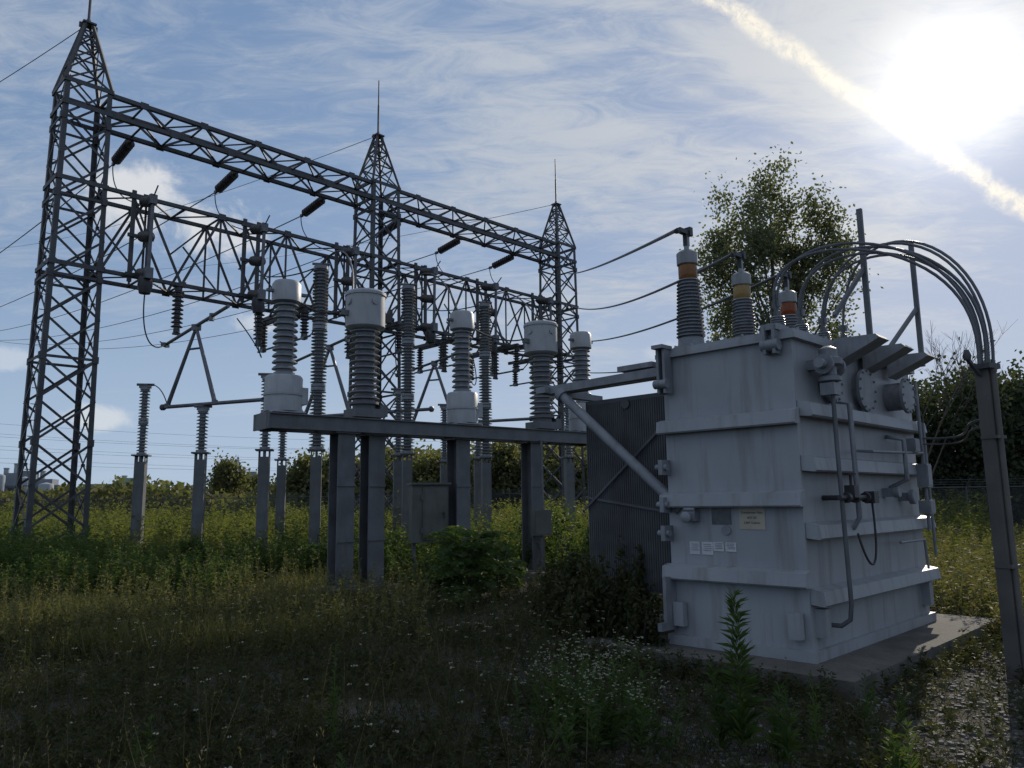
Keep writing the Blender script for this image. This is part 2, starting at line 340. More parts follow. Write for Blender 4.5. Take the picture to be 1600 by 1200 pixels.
# ---------------------------------------------------------------- strain insulators and spans
svals=[1.5,4.7,7.9,11.2,14.2,17.3]
dirn=Vector((0,.97,-.12)).normalized()
b=B();b.lathe(insp(.2,1.45,10,.055,.15),axis=dirn,n=14);pi_=b.mesh('porcelain_discs','porcd')
b=B();b.cyl((0,0,0),dirn*.22,.022,n=8);b.box((0,.02,0),(.08,.08,.12));pf=b.mesh('shackle','wire')
b=B();b.cyl(dirn*1.45,dirn*1.7,.03,n=8);b.box(dirn*1.65,(.07,.16,.1));pf2=b.mesh('wire_clamp','wire')
ends=[]
def smooth(P,e,n=24):
    P=[Vector(x) for x in P];cur=[]
    for j in range(n+1):
        t=j/n;pp=P[:]
        while len(pp)>1: pp=[pp[k].lerp(pp[k+1],t) for k in range(len(pp)-1)]
        cur.append(pp[0]-e)
    return cur
for i,s in enumerate(svals):
    loc=W(s,.5,12.3)
    r=empty('strain_insulator',loc,TA,label='dark brown disc insulator string hung from the lattice beam',cat='insulator',group='strain insulator strings')
    obj('porcelain_discs',pi_,None,parent=r);obj('shackle',pf,None,parent=r);obj('wire_clamp',pf2,None,parent=r)
    e=loc+ey*dirn.y*1.7+Vector((0,0,dirn.z*1.7));ends.append(e)
for i,e in enumerate(ends):
    far=e+Vector((-.72,.69,0))*75+Vector((0,0,8))
    b=B();b.tube([p-e for p in sag(e,far,1.8,30)],.02,5)
    obj('overhead_wire',b,'wire',e,label='thin overhead conductor running off from an insulator string',cat='wire',group='overhead line conductors')
    s=svals[i];q=W(s,-.5,9.9)
    b=B();b.tube(smooth([e,e+Vector((.0,0,-.8)),e.lerp(q,.35)+Vector((0,0,-.9)),e.lerp(q,.75)+ex*.35,q],e),.018,5);obj('jumper_wire',b,'wire',e,label='curved jumper lead dropping to the disconnect switch',cat='wire',group='jumper leads')
for k in range(3):
    tp=W(SP*k,0,15.05);far=tp+Vector((-.72,.69,0))*75+Vector((0,0,14))
    if k==0: far=tp+Vector((-30,14,-1.5))
    b=B();b.tube([p-tp for p in sag(tp,far,1.4,30)],.012,5)
    obj('shield_wire',b,'wire',tp,label='thin shield wire from a tower peak',cat='wire',group='shield wires')
# ---------------------------------------------------------------- disconnect switches on the lower truss
def switch(loc):
    r=empty('disconnect_switch',loc,TA,label='vertical disconnect switch bolted to the deep truss',cat='disconnect switch',group='truss mounted disconnect switches')
    b=B()
    for x in(-.22,.22):
        b.bar((x,-.06,-.1),(x,-.06,2.5),.11,.06,up=(0,1,0))
    for z in(.1,1.2,2.3): b.bar((-.34,-.1,z),(.34,-.1,z),.06,.1)
    b.bar((-.22,-.08,.1),(.22,-.08,1.2),.05,.03,up=(0,1,0));b.bar((.22,-.08,1.2),(-.22,-.08,2.3),.05,.03,up=(0,1,0))
    obj('switch_frame',b,'steel',parent=r)
    for z,l in((.15,.7),(1.2,.7),(2.2,.7)):
        b=B();b.lathe([(.1,0),(.1,.05)]+insp(.05,l,6,.07,.15),(0,-.13,z),(0,-1,-.25),n=14)
        obj('porcelain_insulator',b,'porcd',parent=r)
    b=B();b.bar((0,-.84,-.02),(0,-.88,2.1),.06,.08);b.box((0,-.86,0),(.2,.16,.3));b.box((0,-.88,2.05),(.18,.16,.26));b.cyl((0,-.88,2.1),(0,-1.2,2.35),.02,n=6)
    obj('switch_blade',b,'alu',parent=r)
    b=B();b.lathe([(.02,0),(.14,.03),(.19,.25),(.17,.45),(.07,.6),(.03,.62)],(0,-.66,-.55),n=14)
    obj('contact_hood',b,'dark',parent=r)
    return r
s0=switch(W(svals[0],-.6,7.8))
for s in svals[1:]: clone(s0,W(s,-.6,7.8))
def hswitch(loc):
    r=empty('side_break_switch',loc,TA,label='side break switch on a channel base under the truss',cat='disconnect switch',group='switches slung under the truss')
    b=B()
    for x in(-.16,.16): b.bar((x,-1.6,0),(x,1.6,0),.09,.12)
    for y in(-1.5,-.5,.5,1.5): b.bar((-.25,y,.02),(.25,y,.02),.06,.06)
    b.bar((0,-1.1,0),(0,-.3,.75),.05);b.bar((0,1.1,0),(0,.3,.75),.05)
    obj('channel_base',b,'steel',parent=r)
    for y in(-1.35,0,1.35):
        b=B();b.lathe([(.11,-.08),(.11,-.13)]+[(a,-c) for a,c in insp(.13,.85,7,.075,.14)]+[(.1,-.86),(.1,-.92)],(0,y,0),n=14);obj('porcelain_insulator',b,'porcd',parent=r)
    b=B();b.cyl((0,-1.7,-.97),(0,1.7,-.97),.035,n=8);b.box((0,0,-.97),(.16,.22,.12));b.box((0,-1.35,-.97),(.14,.2,.12));b.box((0,1.35,-.97),(.14,.2,.12));b.cyl((0,-1.7,-.97),(.1,-1.95,-.7),.02,n=6)
    obj('switch_blade',b,'alu',parent=r);return r
h0=hswitch(W(6.3,.2,7.75))
for s in(9.9,12.9,15.6,18.2): clone(h0,W(s,.2,7.75))
b=B();b.lathe(insp(-1.22,-.1,9,.08,.16),n=16);h1=b.mesh('porcelain_insulator','porcd')
b=B();b.lathe([(.1,-.1),(.1,0)],n=12);b.box((0,0,.03),(.26,.26,.04));h2=b.mesh('mounting_flange','steel')
b=B();b.lathe([(.09,-1.32),(.09,-1.22)],n=12);b.box((0,0,-1.35),(.2,.1,.06));h3=b.mesh('end_fitting','steel')
for s in(2.65,5.1,8.3,12.4,15.0,17.2):
    r=empty('hanging_insulator',W(s,-.55,7.82),TA,label='porcelain insulator hanging under the deep truss',cat='insulator',group='insulators hanging below the deep truss')
    obj('porcelain_insulator',h1,None,parent=r);obj('mounting_flange',h2,None,parent=r);obj('end_fitting',h3,None,parent=r)
# ---------------------------------------------------------------- bus posts
def post(loc,ctop,itop,stages,rs,label,group,mat='porc'):
    r=empty('bus_support_post',loc,R(12),label=label,cat='insulator post',group=group)
    b=B()
    b.box((0,0,ctop/2),(.05,.26,ctop));b.box((-.12,0,ctop/2),(.02,.3,ctop));b.box((.12,0,ctop/2),(.02,.3,ctop));b.box((0,-.14,ctop/2),(.24,.015,ctop-.3))
    b.box((0,0,ctop+.02),(.42,.4,.04));b.box((0,0,.24),(.46,.46,.04))
    obj('steel_column',b,'column',parent=r)
    h=(itop-ctop)/stages
    for k in range(stages):
        b=B();z=ctop+.04+k*h
        b.lathe([(rs*.9,z),(rs*.9,z+.06)]+insp(z+.06,z+h-.1,max(4,int((h-.15)/.085)),rs*.5,rs)+[(rs*.9,z+h-.1),(rs*.9,z+h-.02)],n=16)
        obj('porcelain_insulator',b,mat,parent=r)
    b=B();b.box((0,0,itop+.03),(.3,.12,.07));b.cyl((-.22,0,itop+.09),(.22,0,itop+.09),.035,n=8)
    obj('bus_clamp',b,'alu',parent=r)
    b=B();b.box((0,0,.1),(.7,.7,.24));obj('footing',b,'conc',parent=r)
    return r
g='bus support posts'
pa=post((-9.95,20.6,0),3.0,4.85,2,.14,'grey steel column topped with stacked porcelain insulator',g)
pb=post((-8.1,19.97,0),3.0,4.15,1,.15,'short porcelain insulator on a grey steel column',g)
clone(pa,(-6.2,19.2,0));clone(pb,(-5.2,22.87,0));clone(pa,(-3.3,22.1,0));clone(pa,(-2.3,25.8,0));clone(pb,(-1.1,24.4,0));clone(pa,(1.75,24.2,0));clone(pa,(-7.05,23.5,0))
tallp=post((-4.8,18.8,0),2.95,7.6,3,.2,'tall three stage porcelain insulator column on steel post','tall insulator columns')
clone(tallp,(-2.85,20.75,0));clone(tallp,(-.8,22.8,0))
def bus(o):
    o=Vector(o)
    r=empty('disconnect_arm_frame',o,0,label='aluminium bus tube with an upright A frame arm',cat='bus frame',group='aluminium bus frames')
    a=Vector((-1.3,.53,0));q=Vector((2.9,-1.17,0));b=B()
    b.cyl(a,q,.05,n=10);
    for p in(a,q): b.lathe([(.02,-.08),(.085,-.04),(.085,.04),(.02,.08)],p,(1,-.4,0),n=10)
    obj('bus_tube',b,'alu',parent=r)
    b=B();ap=Vector((-.35,.15,2.1));f1=Vector((-1.15,.47,.03));f2=Vector((.35,-.14,.03))
    b.cyl(f1,ap,.06,.045,n=8);b.cyl(f2,ap,.06,.045,n=8);m1=f1.lerp(ap,.72);m2=f2.lerp(ap,.72);b.cyl(m1,m2,.03,n=8);b.box(ap,(.22,.12,.16));b.box(f1,(.12,.12,.12));b.box(f2,(.12,.12,.12))
    obj('a_frame',b,'alu',parent=r)
    b=B();p0=ap+Vector((-1.5,1.5,-.15));p1=ap+Vector((1.35,-1.35,.22));b.cyl(p0,p1,.045,n=8);b.box(p0,(.12,.3,.1));b.box(ap.lerp(p1,.5),(.1,.1,.2));b.cyl(p0,p0+Vector((-.2,.1,.12)),.02,n=6)
    obj('switch_arm',b,'alu',parent=r)
bus((-8.1,19.97,4.3));bus((-5.2,22.87,4.3));bus((-2.3,25.8,4.3))
def wire(pts_or,name,label,group,r=.014,mat='wire',n=6):
    o=Vector(pts_or[0]);b=B();b.tube([Vector(p)-o for p in pts_or],r,n);return obj(name,b,mat,o,label=label,cat='wire',group=group)
def bez(P,n=20): return smooth(P,Vector((0,0,0)),n)
for k,off in enumerate(((0,0),(2.9,2.9),(5.8,5.8))):
    o=Vector((off[0],off[1],0));
    wire(bez([W(1.5,-1.3,7.4)+o,W(1.4,-1.3,5.8)+o,W(1.9,-1.2,5.7)+o,Vector((-9.9,21.6,6.3))+o]),'jumper_wire','looping lead between truss switch and arm','looping leads below the truss',.018)
    wire(bez([W(4.6,-1.3,7.4)+o,W(4.5,-1.6,5.4)+o,W(5.2,-1.6,5.6)+o,Vector((-7.1,19.4,6.45))+o]),'jumper_wire','looping lead between truss switch and arm','looping leads below the truss',.018)
    wire(bez([Vector((-9.95,20.6,4.95))+o,Vector((-9.5,20.5,5.0))+o,Vector((-9.3,20.5,4.4))+o]),'bus_lead','short lead joining post top to bus tube','short bus leads')
# ---------------------------------------------------------------- instrument stand
BL=Vector((-4.23,13.42,0));BR=Vector((1.73,18.23,0));bd=(BR-BL);BLn=bd.length;BA=math.atan2(bd.y,bd.x);bd.normalize()
root=empty('instrument_stand',BL,BA,label='long grey steel beam carried on heavy columns',cat='steel stand')
b=B()
for y in(-.28,.28):
    b.box((BLn/2-.05,y,3.1),(BLn+.3,.02,.27));b.box((BLn/2-.05,y,3.225),(BLn+.3,.12,.02));b.box((BLn/2-.05,y,2.975),(BLn+.3,.12,.02))
for x in np.linspace(.0,BLn,9): b.box((x,0,3.1),(.06,.54,.2))
b.box((-.18,0,3.1),(.03,.7,.29));b.box((BLn+.1,0,3.1),(.03,.7,.29))
obj('cross_beam',b,'column',parent=root)
for t,yo in((.175,-.05),(.268,.1),(.525,.05),(.775,-.05)):
    b=B();x=t*BLn;yy=yo
    b.box((x,yy,1.55),(.03,.32,2.84));b.box((x,yy-.17,1.55),(.34,.025,2.84));b.box((x,yy+.17,1.55),(.34,.025,2.84));b.box((x,yy,.18),(.55,.55,.04));b.box((x,yy,2.95),(.5,.5,.03))
    for z in(1,2): b.box((x,yy-.195,z),(.36,.02,.05))
    obj('steel_column',b,'column',parent=root)
    b=B();b.box((x,yy,.05),(.85,.85,.24));obj('footing',b,'conc',parent=root)
def ct(loc,rz):
    r=empty('current_transformer',loc,rz,label='current transformer with white drum base and slim white cap',cat='current transformer',group='current transformers on the beam')
    b=B();b.lathe([(.28,0),(.33,.02),(.33,.62),(.3,.66),(.18,.68)],n=26);b.box((0,0,.0),(.6,.6,.03));b.box((.3,-.1,.3),(.14,.24,.3));b.lathe([(.345,.3),(.345,.34)],n=26)
    obj('drum_tank',b,'white',parent=r)
    b=B();b.lathe([(.19,.68),(.19,.72)]+insp(.72,2.0,11,.15,.22),n=22);obj('porcelain_insulator',b,'porc',parent=r)
    b=B();b.lathe([(.2,2.0),(.26,2.02),(.26,2.34),(.22,2.4),(.05,2.43)],n=22);obj('end_cap',b,'white',parent=r)
    for x in(.3,-.3):
        b=B();b.box((x,0,2.2),(.14,.08,.05));obj('terminal_pad',b,'alu',parent=r)
    return r
def vt(loc,rz):
    r=empty('voltage_transformer',loc,rz,label='voltage transformer with wide white drum head',cat='voltage transformer',group='voltage transformers on the beam')
    b=B();b.box((0,0,.08),(.6,.5,.16));b.lathe([(.22,.16),(.22,.24),(.28,.25),(.28,.3),(.2,.31)],n=22);b.box((.32,-.1,.14),(.16,.2,.22));obj('base_box',b,'column',parent=r)
    b=B();b.lathe([(.22,.3)]+insp(.3,1.72,12,.18,.29),n=24);obj('porcelain_insulator',b,'porc',parent=r)
    b=B();b.lathe([(.24,1.7),(.36,1.74),(.38,1.76),(.38,2.36),(.4,2.37),(.4,2.42),(.36,2.46),(.1,2.5)],n=30);b.lathe([(.07,0),(.07,.03),(.02,.035)],(0,-.375,2.22),(0,-1,0),n=12);b.lathe([(.07,0),(.07,.03),(.02,.035)],(-.37,-.05,2.22),(-1,0,0),n=12);obj('drum_head',b,'white',parent=r)
    b=B();b.box((.46,0,2.0),(.2,.12,.16));b.cyl((.38,0,2.0),(.62,0,2.0),.045,n=8);b.box((.55,0,2.1),(.06,.08,.2));obj('terminal_clamp',b,'dark',parent=r)
    b=B();b.box((-.45,0,2.0),(.16,.08,.1));obj('terminal_pad',b,'alu',parent=r)
    return r
c0=ct(BL+bd*.2+Vector((0,0,3.27)),BA);
for t in(.534,.99): clone(c0,BL+bd*t*BLn+Vector((0,0,3.27)),BA)
v0=vt(BL+bd*.235*BLn+Vector((0,0,3.27)),BA);clone(v0,BL+bd*.824*BLn+Vector((0,0,3.27)),BA)
for a,c in((.03,.235),(.534,.824)):
    p=BL+bd*a*BLn+Vector((0,0,5.5));q=BL+bd*c*BLn+Vector((0,0,5.3))-bd*.5
    wire(sag(p,q,.18,12),'bus_lead','short lead joining instrument transformers','instrument leads',.018)
for P in((-4.8,18.8),(-2.85,20.75),(-.8,22.8)):
    wire(bez([(P[0],P[1],7.65),(P[0]+.6,P[1]-.4,8.3),(P[0]+1.3,P[1]-2,7.2),(P[0]+1.7,P[1]-4.2,5.75)]),'bus_lead','curved lead from tall insulator column','tall column leads',.018)
    wire(sag((P[0],P[1],7.66),Vector((P[0],P[1],7.66))+Vector((-2.4,2.4,.5)),.15,10),'bus_lead','curved lead from tall insulator column','tall column leads',.018)
r=empty('control_cabinet',(-1.72,15.7,0),R(20),label='grey outdoor control cabinet on short steel legs',cat='cabinet')
b=B();b.box((0,0,1.45),(.74,.34,1.14));b.box((0,-.02,2.04),(.82,.46,.04));obj('cabinet_body',b,'cab',parent=r)
b=B();b.box((.09,-.185,1.45),(.5,.03,1.04));b.box((.09,-.2,1.45),(.44,.01,.98));b.box((-.18,-.19,1.77),(.03,.04,.1));b.box((-.18,-.19,1.12),(.03,.04,.1));obj('door',b,'cab',parent=r)
b=B();b.cyl((.26,-.205,1.45),(.26,-.25,1.45),.02,n=8);b.box((.26,-.255,1.41),(.03,.02,.12));obj('handle',b,'dark',parent=r)
for x in(-.3,.3):
    b=B();b.box((x,0,.45),(.07,.07,.9));b.box((x,0,.06),(.3,.3,.12));obj('leg',b,'column',parent=r)
r=empty('junction_box',BL+bd*.775*BLn+Vector((.2,-.34,.95)),BA-R(20),label='small grey junction box fixed to a column',cat='junction box')
b=B();b.box((0,0,.26),(.4,.2,.54));b.box((0,-.105,.26),(.34,.012,.48));obj('box_body',b,'cab',parent=r)
for P in([(0,0,.0),(0,.0,-.5),(0,.05,-.95)],[(.05,0,.5),(.05,.05,1.2),(.05,.05,2.05)]):
    b=B();b.tube(P,.03,8);obj('conduit',b,'column',parent=r)
# ---------------------------------------------------------------- power transformer
PT=Vector((2.75,7.4,0));PA=R(45)
pad=B();pad.box((1.72,.9,.06),(4.5,2.95,.18))
obj('concrete_pad',pad,'pad',PT,PA,label='low dark weathered concrete pad under the transformer',cat='concrete pad')
root=empty('power_transformer',PT+Vector((0,0,.15)),PA,label='large grey oil filled power transformer on concrete pad',cat='transformer')
LX=3.3;LY=1.5;H=3.1
b=B();b.box((LX/2,LY/2,H/2+.03),(LX,LY,H-.06));b.box((LX/2,LY/2,.05),(LX+.1,LY+.1,.1));b.box((LX/2,LY/2,H-.02),(LX+.12,LY+.12,.05));b.box((LX/2,LY/2,H+.03),(LX+.08,LY+.08,.045))
for x in np.arange(.1,LX,.22): b.cyl((x,-.03,H+.05),(x,-.03,H+.075),.014,n=6)
for y in np.arange(.1,LY,.2): b.cyl((-.03,y,H+.05),(-.03,y,H+.075),.014,n=6)
for x,y in((-.03,.12),(-.03,1.38)): b.box((x-.03,y,.32),(.08,.12,.24))
b.box((.15,-.05,.34),(.12,.1,.26));b.box((3.1,-.05,.38),(.12,.1,.34))
obj('tank',b,'tank',parent=root)
def rib(p,q,nrm,h=.13,d=.11):
    p=Vector(p);q=Vector(q);nrm=Vector(nrm);up=Vector((0,0,1));bb=B()
    prof=[(0,h*.62),(d*1.0,h*.42),(d*1.15,-h*.5),(d*1.0,-h*.62),(0,-h*.5)]
    n=len(prof);vs=[e+nrm*a+up*c for e in(p,q) for a,c in prof]
    bb.add(vs,[tuple(range(n)),tuple(range(2*n-1,n-1,-1))]+[(i,n+i,n+(i+1)%n,(i+1)%n) for i in range(n)])
    return bb
for z in(2.29,1.5,.75):
    obj('stiffener_rib',rib((-.003,-.03,z),(-.003,LY+.05,z),(-1,0,0),.13,.1),'tank',parent=root)
for z in(2.36,1.83,1.19,.58):
    obj('stiffener_rib',rib((.02,-.003,z),(LX+.03,-.003,z),(0,-1,0),.13,.13),'tank',parent=root)
b=B();b.box((-.1,1.46,2.9),(.14,.03,.5));b.box((-.1,1.38,2.9),(.14,.03,.5));b.box((-.13,1.42,3.16),(.2,.14,.04));b.cyl((-.17,1.34,2.75),(-.17,1.5,2.75),.05,n=12);obj('lifting_lug',b,'tank2',parent=root)
b=B();b.box((-.08,.12,3.05),(.12,.03,.28));b.box((-.08,.22,3.05),(.12,.03,.28));b.cyl((-.1,.08,3.0),(-.1,.26,3.0),.06,n=14);b.box((.02,.17,3.18),(.3,.16,.06));obj('lifting_lug',b,'tank2',parent=root)
b=B();b.box((-.1,1.47,.45),(.2,.04,.5));b.box((-.16,1.47,.2),(.3,.05,.08));obj('lifting_lug',b,'tank2',parent=root)
for z in(1.45,1.15,1.85):
    b=B();b.box((-.09,1.48,z),(.16,.05,.16));b.cyl((-.12,1.42,z),(-.12,1.56,z),.035,n=10);obj('bracket',b,'tank2',parent=root)
def lc(x,y): v=Vector((x-PT.x,y-PT.y));return ((v.x+v.y)*.7071,(-v.x+v.y)*.7071)
def bushing(x,y,hp,r,tall=True,am='amber',two=True):
    e=empty('high_voltage_bushing' if tall else 'low_voltage_bushing',(x,y,H+.05));e.parent=root
    b=B();b.lathe([(r*1.5,0),(r*1.5,.04),(r*1.1,.05),(r*1.05,.14)],n=20)
    for k in range(8): b.cyl((math.cos(k*.785)*r*1.35,math.sin(k*.785)*r*1.35,.04),(math.cos(k*.785)*r*1.35,math.sin(k*.785)*r*1.35,.06),.012,n=6)
    obj('flange',b,'tank2',parent=e)
    b=B();b.lathe([(r*1.0,.14)]+insp(.14,hp,17 if tall else 6,r*.8,r*1.12),n=22)
    b.v=[(v[0]*(1.12-.26*min(v[2],hp)/hp),v[1]*(1.12-.26*min(v[2],hp)/hp),v[2]) for v in b.v]
    obj('porcelain_insulator',b,'porc',parent=e)
    if tall:
        b=B();b.lathe([(r*.7,hp),(r*.78,hp+.02),(r*.78,hp+.15),(r*.72,hp+.17)],n=20);obj('oil_sight_glass',b,am,parent=e)
        b=B();b.lathe([(r*.8,hp+.17),(r*.88,hp+.18),(r*.88,hp+.31),(r*.6,hp+.34),(.03,hp+.35),(.03,hp+.5)],n=20);obj('end_cap',b,'cap',parent=e)
        b=B();b.box((0,0,hp+.48),(.06,.05,.16));b.box((-.06,.0,hp+.56),(.2,.06,.05));b.cyl((-.12,0,hp+.56),(-.2,0,hp+.53),.03,n=8);b.box((.05,0,hp+.58),(.06,.09,.1));obj('terminal_clamp',b,'dark',parent=e)
    else:
        b=B();b.lathe([(r*.5,hp),(r*.5,hp+.06),(.02,hp+.07),(.02,hp+.16)],n=14);b.box((0,0,hp+.14),(.05,.09,.07));obj('terminal_clamp',b,'alu',parent=e)
    return e
hv=[lc(2.02,8.46),lc(2.9,9.35),lc(3.8,10.25)]
for h,am in zip(hv,('amber','amber2','amber3')): bushing(h[0],h[1],.82,.135,True,am)
lv=[(.62,.42),(1.2,.42),(1.8,.42),(2.4,.42)]
for h in lv: bushing(h[0],h[1],.3,.08,False)
bushing(2.95,1.15,.4,.08,False)
for P in ('lathe','box','cyl'):
    b=B()
    if P=='lathe': b.lathe([(.16,0),(.16,.1),(.19,.1),(.19,.14)],(.9,.9,H+.05),n=20)
    elif P=='box': b.box((.3,.32,H+.12),(.16,.16,.14))
    else: b.cyl((2.2,.9,H+.05),(2.2,.9,H+.22),.1,n=16)
    obj('top_fitting',b,'tank2',parent=root)
for x in(1.0,1.75,2.5):
    bb=B();h0=H+.0
    pr=[(0.0,h0-.2),(0.0,h0+.06),(-.42,h0+.05),(-.46,h0+.01),(-.36,h0-.04)]
    n=len(pr);vs=[Vector((xx,a-.07,c)) for xx in(x-.14,x+.14) for a,c in pr]
    bb.add(vs,[tuple(range(n)),tuple(range(2*n-1,n-1,-1))]+[(i,(i+1)%n,n+(i+1)%n,n+i) for i in range(n)])
    obj('cable_hood',bb,'tank2',parent=root)
for x,r,d in((.74,.19,.05),(1.62,.22,.06),(2.5,.19,.2)):
    b=B();z=2.68
    b.lathe([(r*.86,0),(r*.86,d),(r*1.1,d),(r*1.1,d+.035),(r*.3,d+.045)],(x,0,z),(0,-1,0),n=28)
    for k in range(12):
        a=k*math.pi/6;b.cyl((x+math.cos(a)*r,-d-.03,z+math.sin(a)*r),(x+math.cos(a)*r,-d-.055,z+math.sin(a)*r),.014,n=6)
    obj('access_hatch',b,'tank2',parent=root)
b=B();b.lathe([(.05,0),(.11,.02),(.11,.06),(.07,.08),(.07,.16),(.13,.18),(.13,.24),(.09,.26),(.09,.34),(.04,.37)],(.36,-.2,2.62),n=20);b.box((.36,-.12,2.82),(.1,.26,.1));b.lathe([(.1,0),(.1,.04)],(.22,-.2,2.8),(1,0,0),n=16);b.lathe([(.1,0),(.1,.04)],(.5,-.2,2.8),(1,0,0),n=16);b.cyl((.12,-.2,2.8),(.62,-.2,2.8),.05,n=14)
b.box((.36,-.2,2.56),(.16,.14,.12))
obj('pressure_relay',b,'tank2',parent=root)
b=B();b.tube([(.36,-.22,2.55),(.36,-.22,2.0),(.36,-.24,.5),(.36,-.22,.36),(.34,-.14,.3),(.34,0,.3)],.022,10);obj('drain_pipe',b,'column',parent=root)
for P,rr in(([(.8,-.01,2.5),(.8,-.2,2.45),(.8,-.21,1.3),(.8,-.15,1.2),(.8,0,1.2)],.026),([(2.3,-.01,2.2),(2.3,-.2,2.15),(2.3,-.2,1.7),(2.3,0,1.6)],.026),([(2.95,-.18,2.9),(2.95,-.19,2.0),(2.95,-.19,1.1)],.022),([(3.1,-.18,2.4),(3.1,-.19,.8)],.018),([(1.3,-.01,2.0),(1.3,-.2,1.98),(2.9,-.2,2.02)],.016),([(2.0,-.17,1.0),(2.8,-.17,1.0),(2.85,-.17,.66)],.016)):
    b=B();b.tube(P,rr,10);obj('oil_pipe',b,'tank2',parent=root)
for c,s in(((2.9,-.2,1.75),(.16,.12,.28)),((2.9,-.2,1.38),(.2,.12,.16)),((2.62,-.18,2.1),(.18,.12,.16))):
    b=B();b.box(c,s);b.box((c[0],c[1]-s[1]/2-.004,c[2]),(s[0]*.85,.01,s[2]*.85));obj('terminal_box',b,'tank2',parent=root)
b=B();b.cyl((.25,-.25,1.5),(1.2,-.25,1.5),.026,n=10);
for x in(.42,.62,.9,1.1): b.lathe([(.035,-.025),(.052,-.025),(.052,.025),(.035,.025)],(x,-.25,1.5),(1,0,0),n=12)
b.box((.55,-.25,1.56),(.1,.1,.12));b.cyl((.55,-.25,1.6),(.55,-.25,1.72),.015,n=6);b.lathe([(.055,0),(.055,.02)],(.55,-.25,1.72),n=12);b.box((1.0,-.27,1.5),(.12,.1,.12));b.cyl((.45,0,1.5),(.45,-.25,1.5),.025,n=8)
obj('valve_assembly',b,'dark',parent=root)
b=B();b.tube(bez([(1.0,-.27,1.45),(1.02,-.3,.7),(.75,-.3,.7),(.7,-.22,1.15)]),.012,6);obj('gauge_hose',b,'dark',parent=root)
for x,z,rr in((2.6,1.5,.085),(2.1,1.55,.06)):
    b=B();b.lathe([(rr,0),(rr,.05),(rr*.85,.06)],(x,-.12,z),(0,-1,0),n=20);b.box((x,-.06,z),(.1,.12,.1));obj('gauge',b,'tank2',parent=root)
def plate(name,y,z,w,h,mat,t=.006,**k):
    b=B();b.box((-t/2-.001,y,z),(t,w,h));return obj(name,b,mat,parent=root,**k)
plate('nameplate',.87,1.33,.22,.17,'plate',label='dull metal rating nameplate')
sg=plate('capacity_sign',.53,1.31,.28,.22,'sign',label='cream sign reading Transformer Main 2,847 Gallons')
for y,wd in((1.2,.12),(1.05,.13),(.92,.12),(.78,.12)):
    pl=plate('paper_label',y,1.0 if y>1 else 1.02,wd,.13 if y>1 else .09,'label')
    b=B()
    for k in range(4): b.box((-.009,y+random.uniform(-.01,.01),(1.0 if y>1 else 1.02)+(.04-.02*k)*(1 if y>1 else .8)),(.002,wd*.7,.007))
    obj('label_print',b,'inkg',parent=pl)
b=B();b.lathe([(.05,0),(.05,.015)],(0,.82,1.19),(-1,0,0),n=20);obj('round_tag',b,'tank2',parent=root)
b=B();b.box((-.06,1.2,1.33),(.1,.16,.1));b.lathe([(.05,0),(.06,.03),(.06,.06),(.03,.08)],(-.1,1.2,1.32),(-1,0,0),n=16);b.cyl((-.1,1.25,1.4),(-.1,1.12,1.4),.02,n=8);obj('sampling_valve',b,'tank2',parent=root)
def text(s,size,y,z,par,name='sign_text'):
    c=bpy.data.curves.new('t','FONT');c.body=s;c.size=size;c.align_x='CENTER';c.align_y='CENTER';c.extrude=.0006
    o=bpy.data.objects.new('t',c);link(o);bpy.context.view_layer.update()
    me=bpy.data.meshes.new_from_object(o.evaluated_get(bpy.context.evaluated_depsgraph_get()));bpy.data.objects.remove(o)
    me.materials.clear();me.materials.append(M['ink'])
    t=bpy.data.objects.new(name,me);t.parent=par;t.location=(-.0085,y,z)
    t.rotation_euler=Matrix(((0,0,-1),(-1,0,0),(0,1,0))).to_euler();link(t);return t
text('Transformer Main',.032,.53,1.365,sg);text('#10 Oil',.032,.53,1.315,sg);text('2,847 Gallons',.032,.53,1.265,sg)
def radiator(x0,nf):
    b=B()
    for k in range(nf):
        x=x0+k*.065
        b.box((x,2.28,1.6),(.018,1.28,2.3))
        if k==0 and x0<.5:
            for j in range(40): b.cyl((x-.012,1.655+j*.032,.48),(x-.012,1.655+j*.032,2.7),.0095,n=6)
        else:
            for y in(1.66,2.28,2.9): b.cyl((x,y,.48),(x,y,2.7),.016,n=5)
    b.cyl((x0-.04,2.28,2.66),(x0+nf*.065,2.28,2.66),.06,n=12);b.cyl((x0-.04,2.28,.56),(x0+nf*.065,2.28,.56),.06,n=12)
    b.bar((x0-.035,1.62,1.35),(x0-.035,2.94,1.55),.015,.03);b.bar((x0-.05,1.62,2.45),(x0-.05,2.94,1.4),.015,.03)
    obj('radiator',b,'rad',parent=root)
    for z in(2.66,.56):
        b=B();b.cyl((x0+nf*.03,1.5,z),(x0+nf*.03,2.3,z),.06,n=12);b.lathe([(.1,0),(.1,.03)],(x0+nf*.03,1.56,z),(0,1,0),n=14);obj('radiator_header',b,'rad',parent=root)
radiator(.36,11);radiator(1.25,12);radiator(2.2,12)
b=B();b.bar((.2,1.5,2.96),(.2,3.4,2.93),.12,.1);b.bar((.5,1.5,2.98),(.5,3.3,2.96),.1,.08);b.box((.2,3.42,2.93),(.3,.16,.08));b.box((.35,2.0,3.06),(.4,.5,.06));b.bar((.2,3.35,2.9),(1.2,3.35,2.9),.08,.08);obj('support_arm',b,'tank2',parent=root)
b=B();b.cyl((.15,3.15,2.85),(.05,1.4,1.42),.06,n=16);b.lathe([(.08,0),(.08,.05)],(.05,1.4,1.42),(0,-.77,-.63),n=14);b.lathe([(.09,-.05),(.09,.03)],(.15,3.15,2.85),(0,.77,.63),n=14);obj('brace_pipe',b,'tank2',parent=root)
b=B()
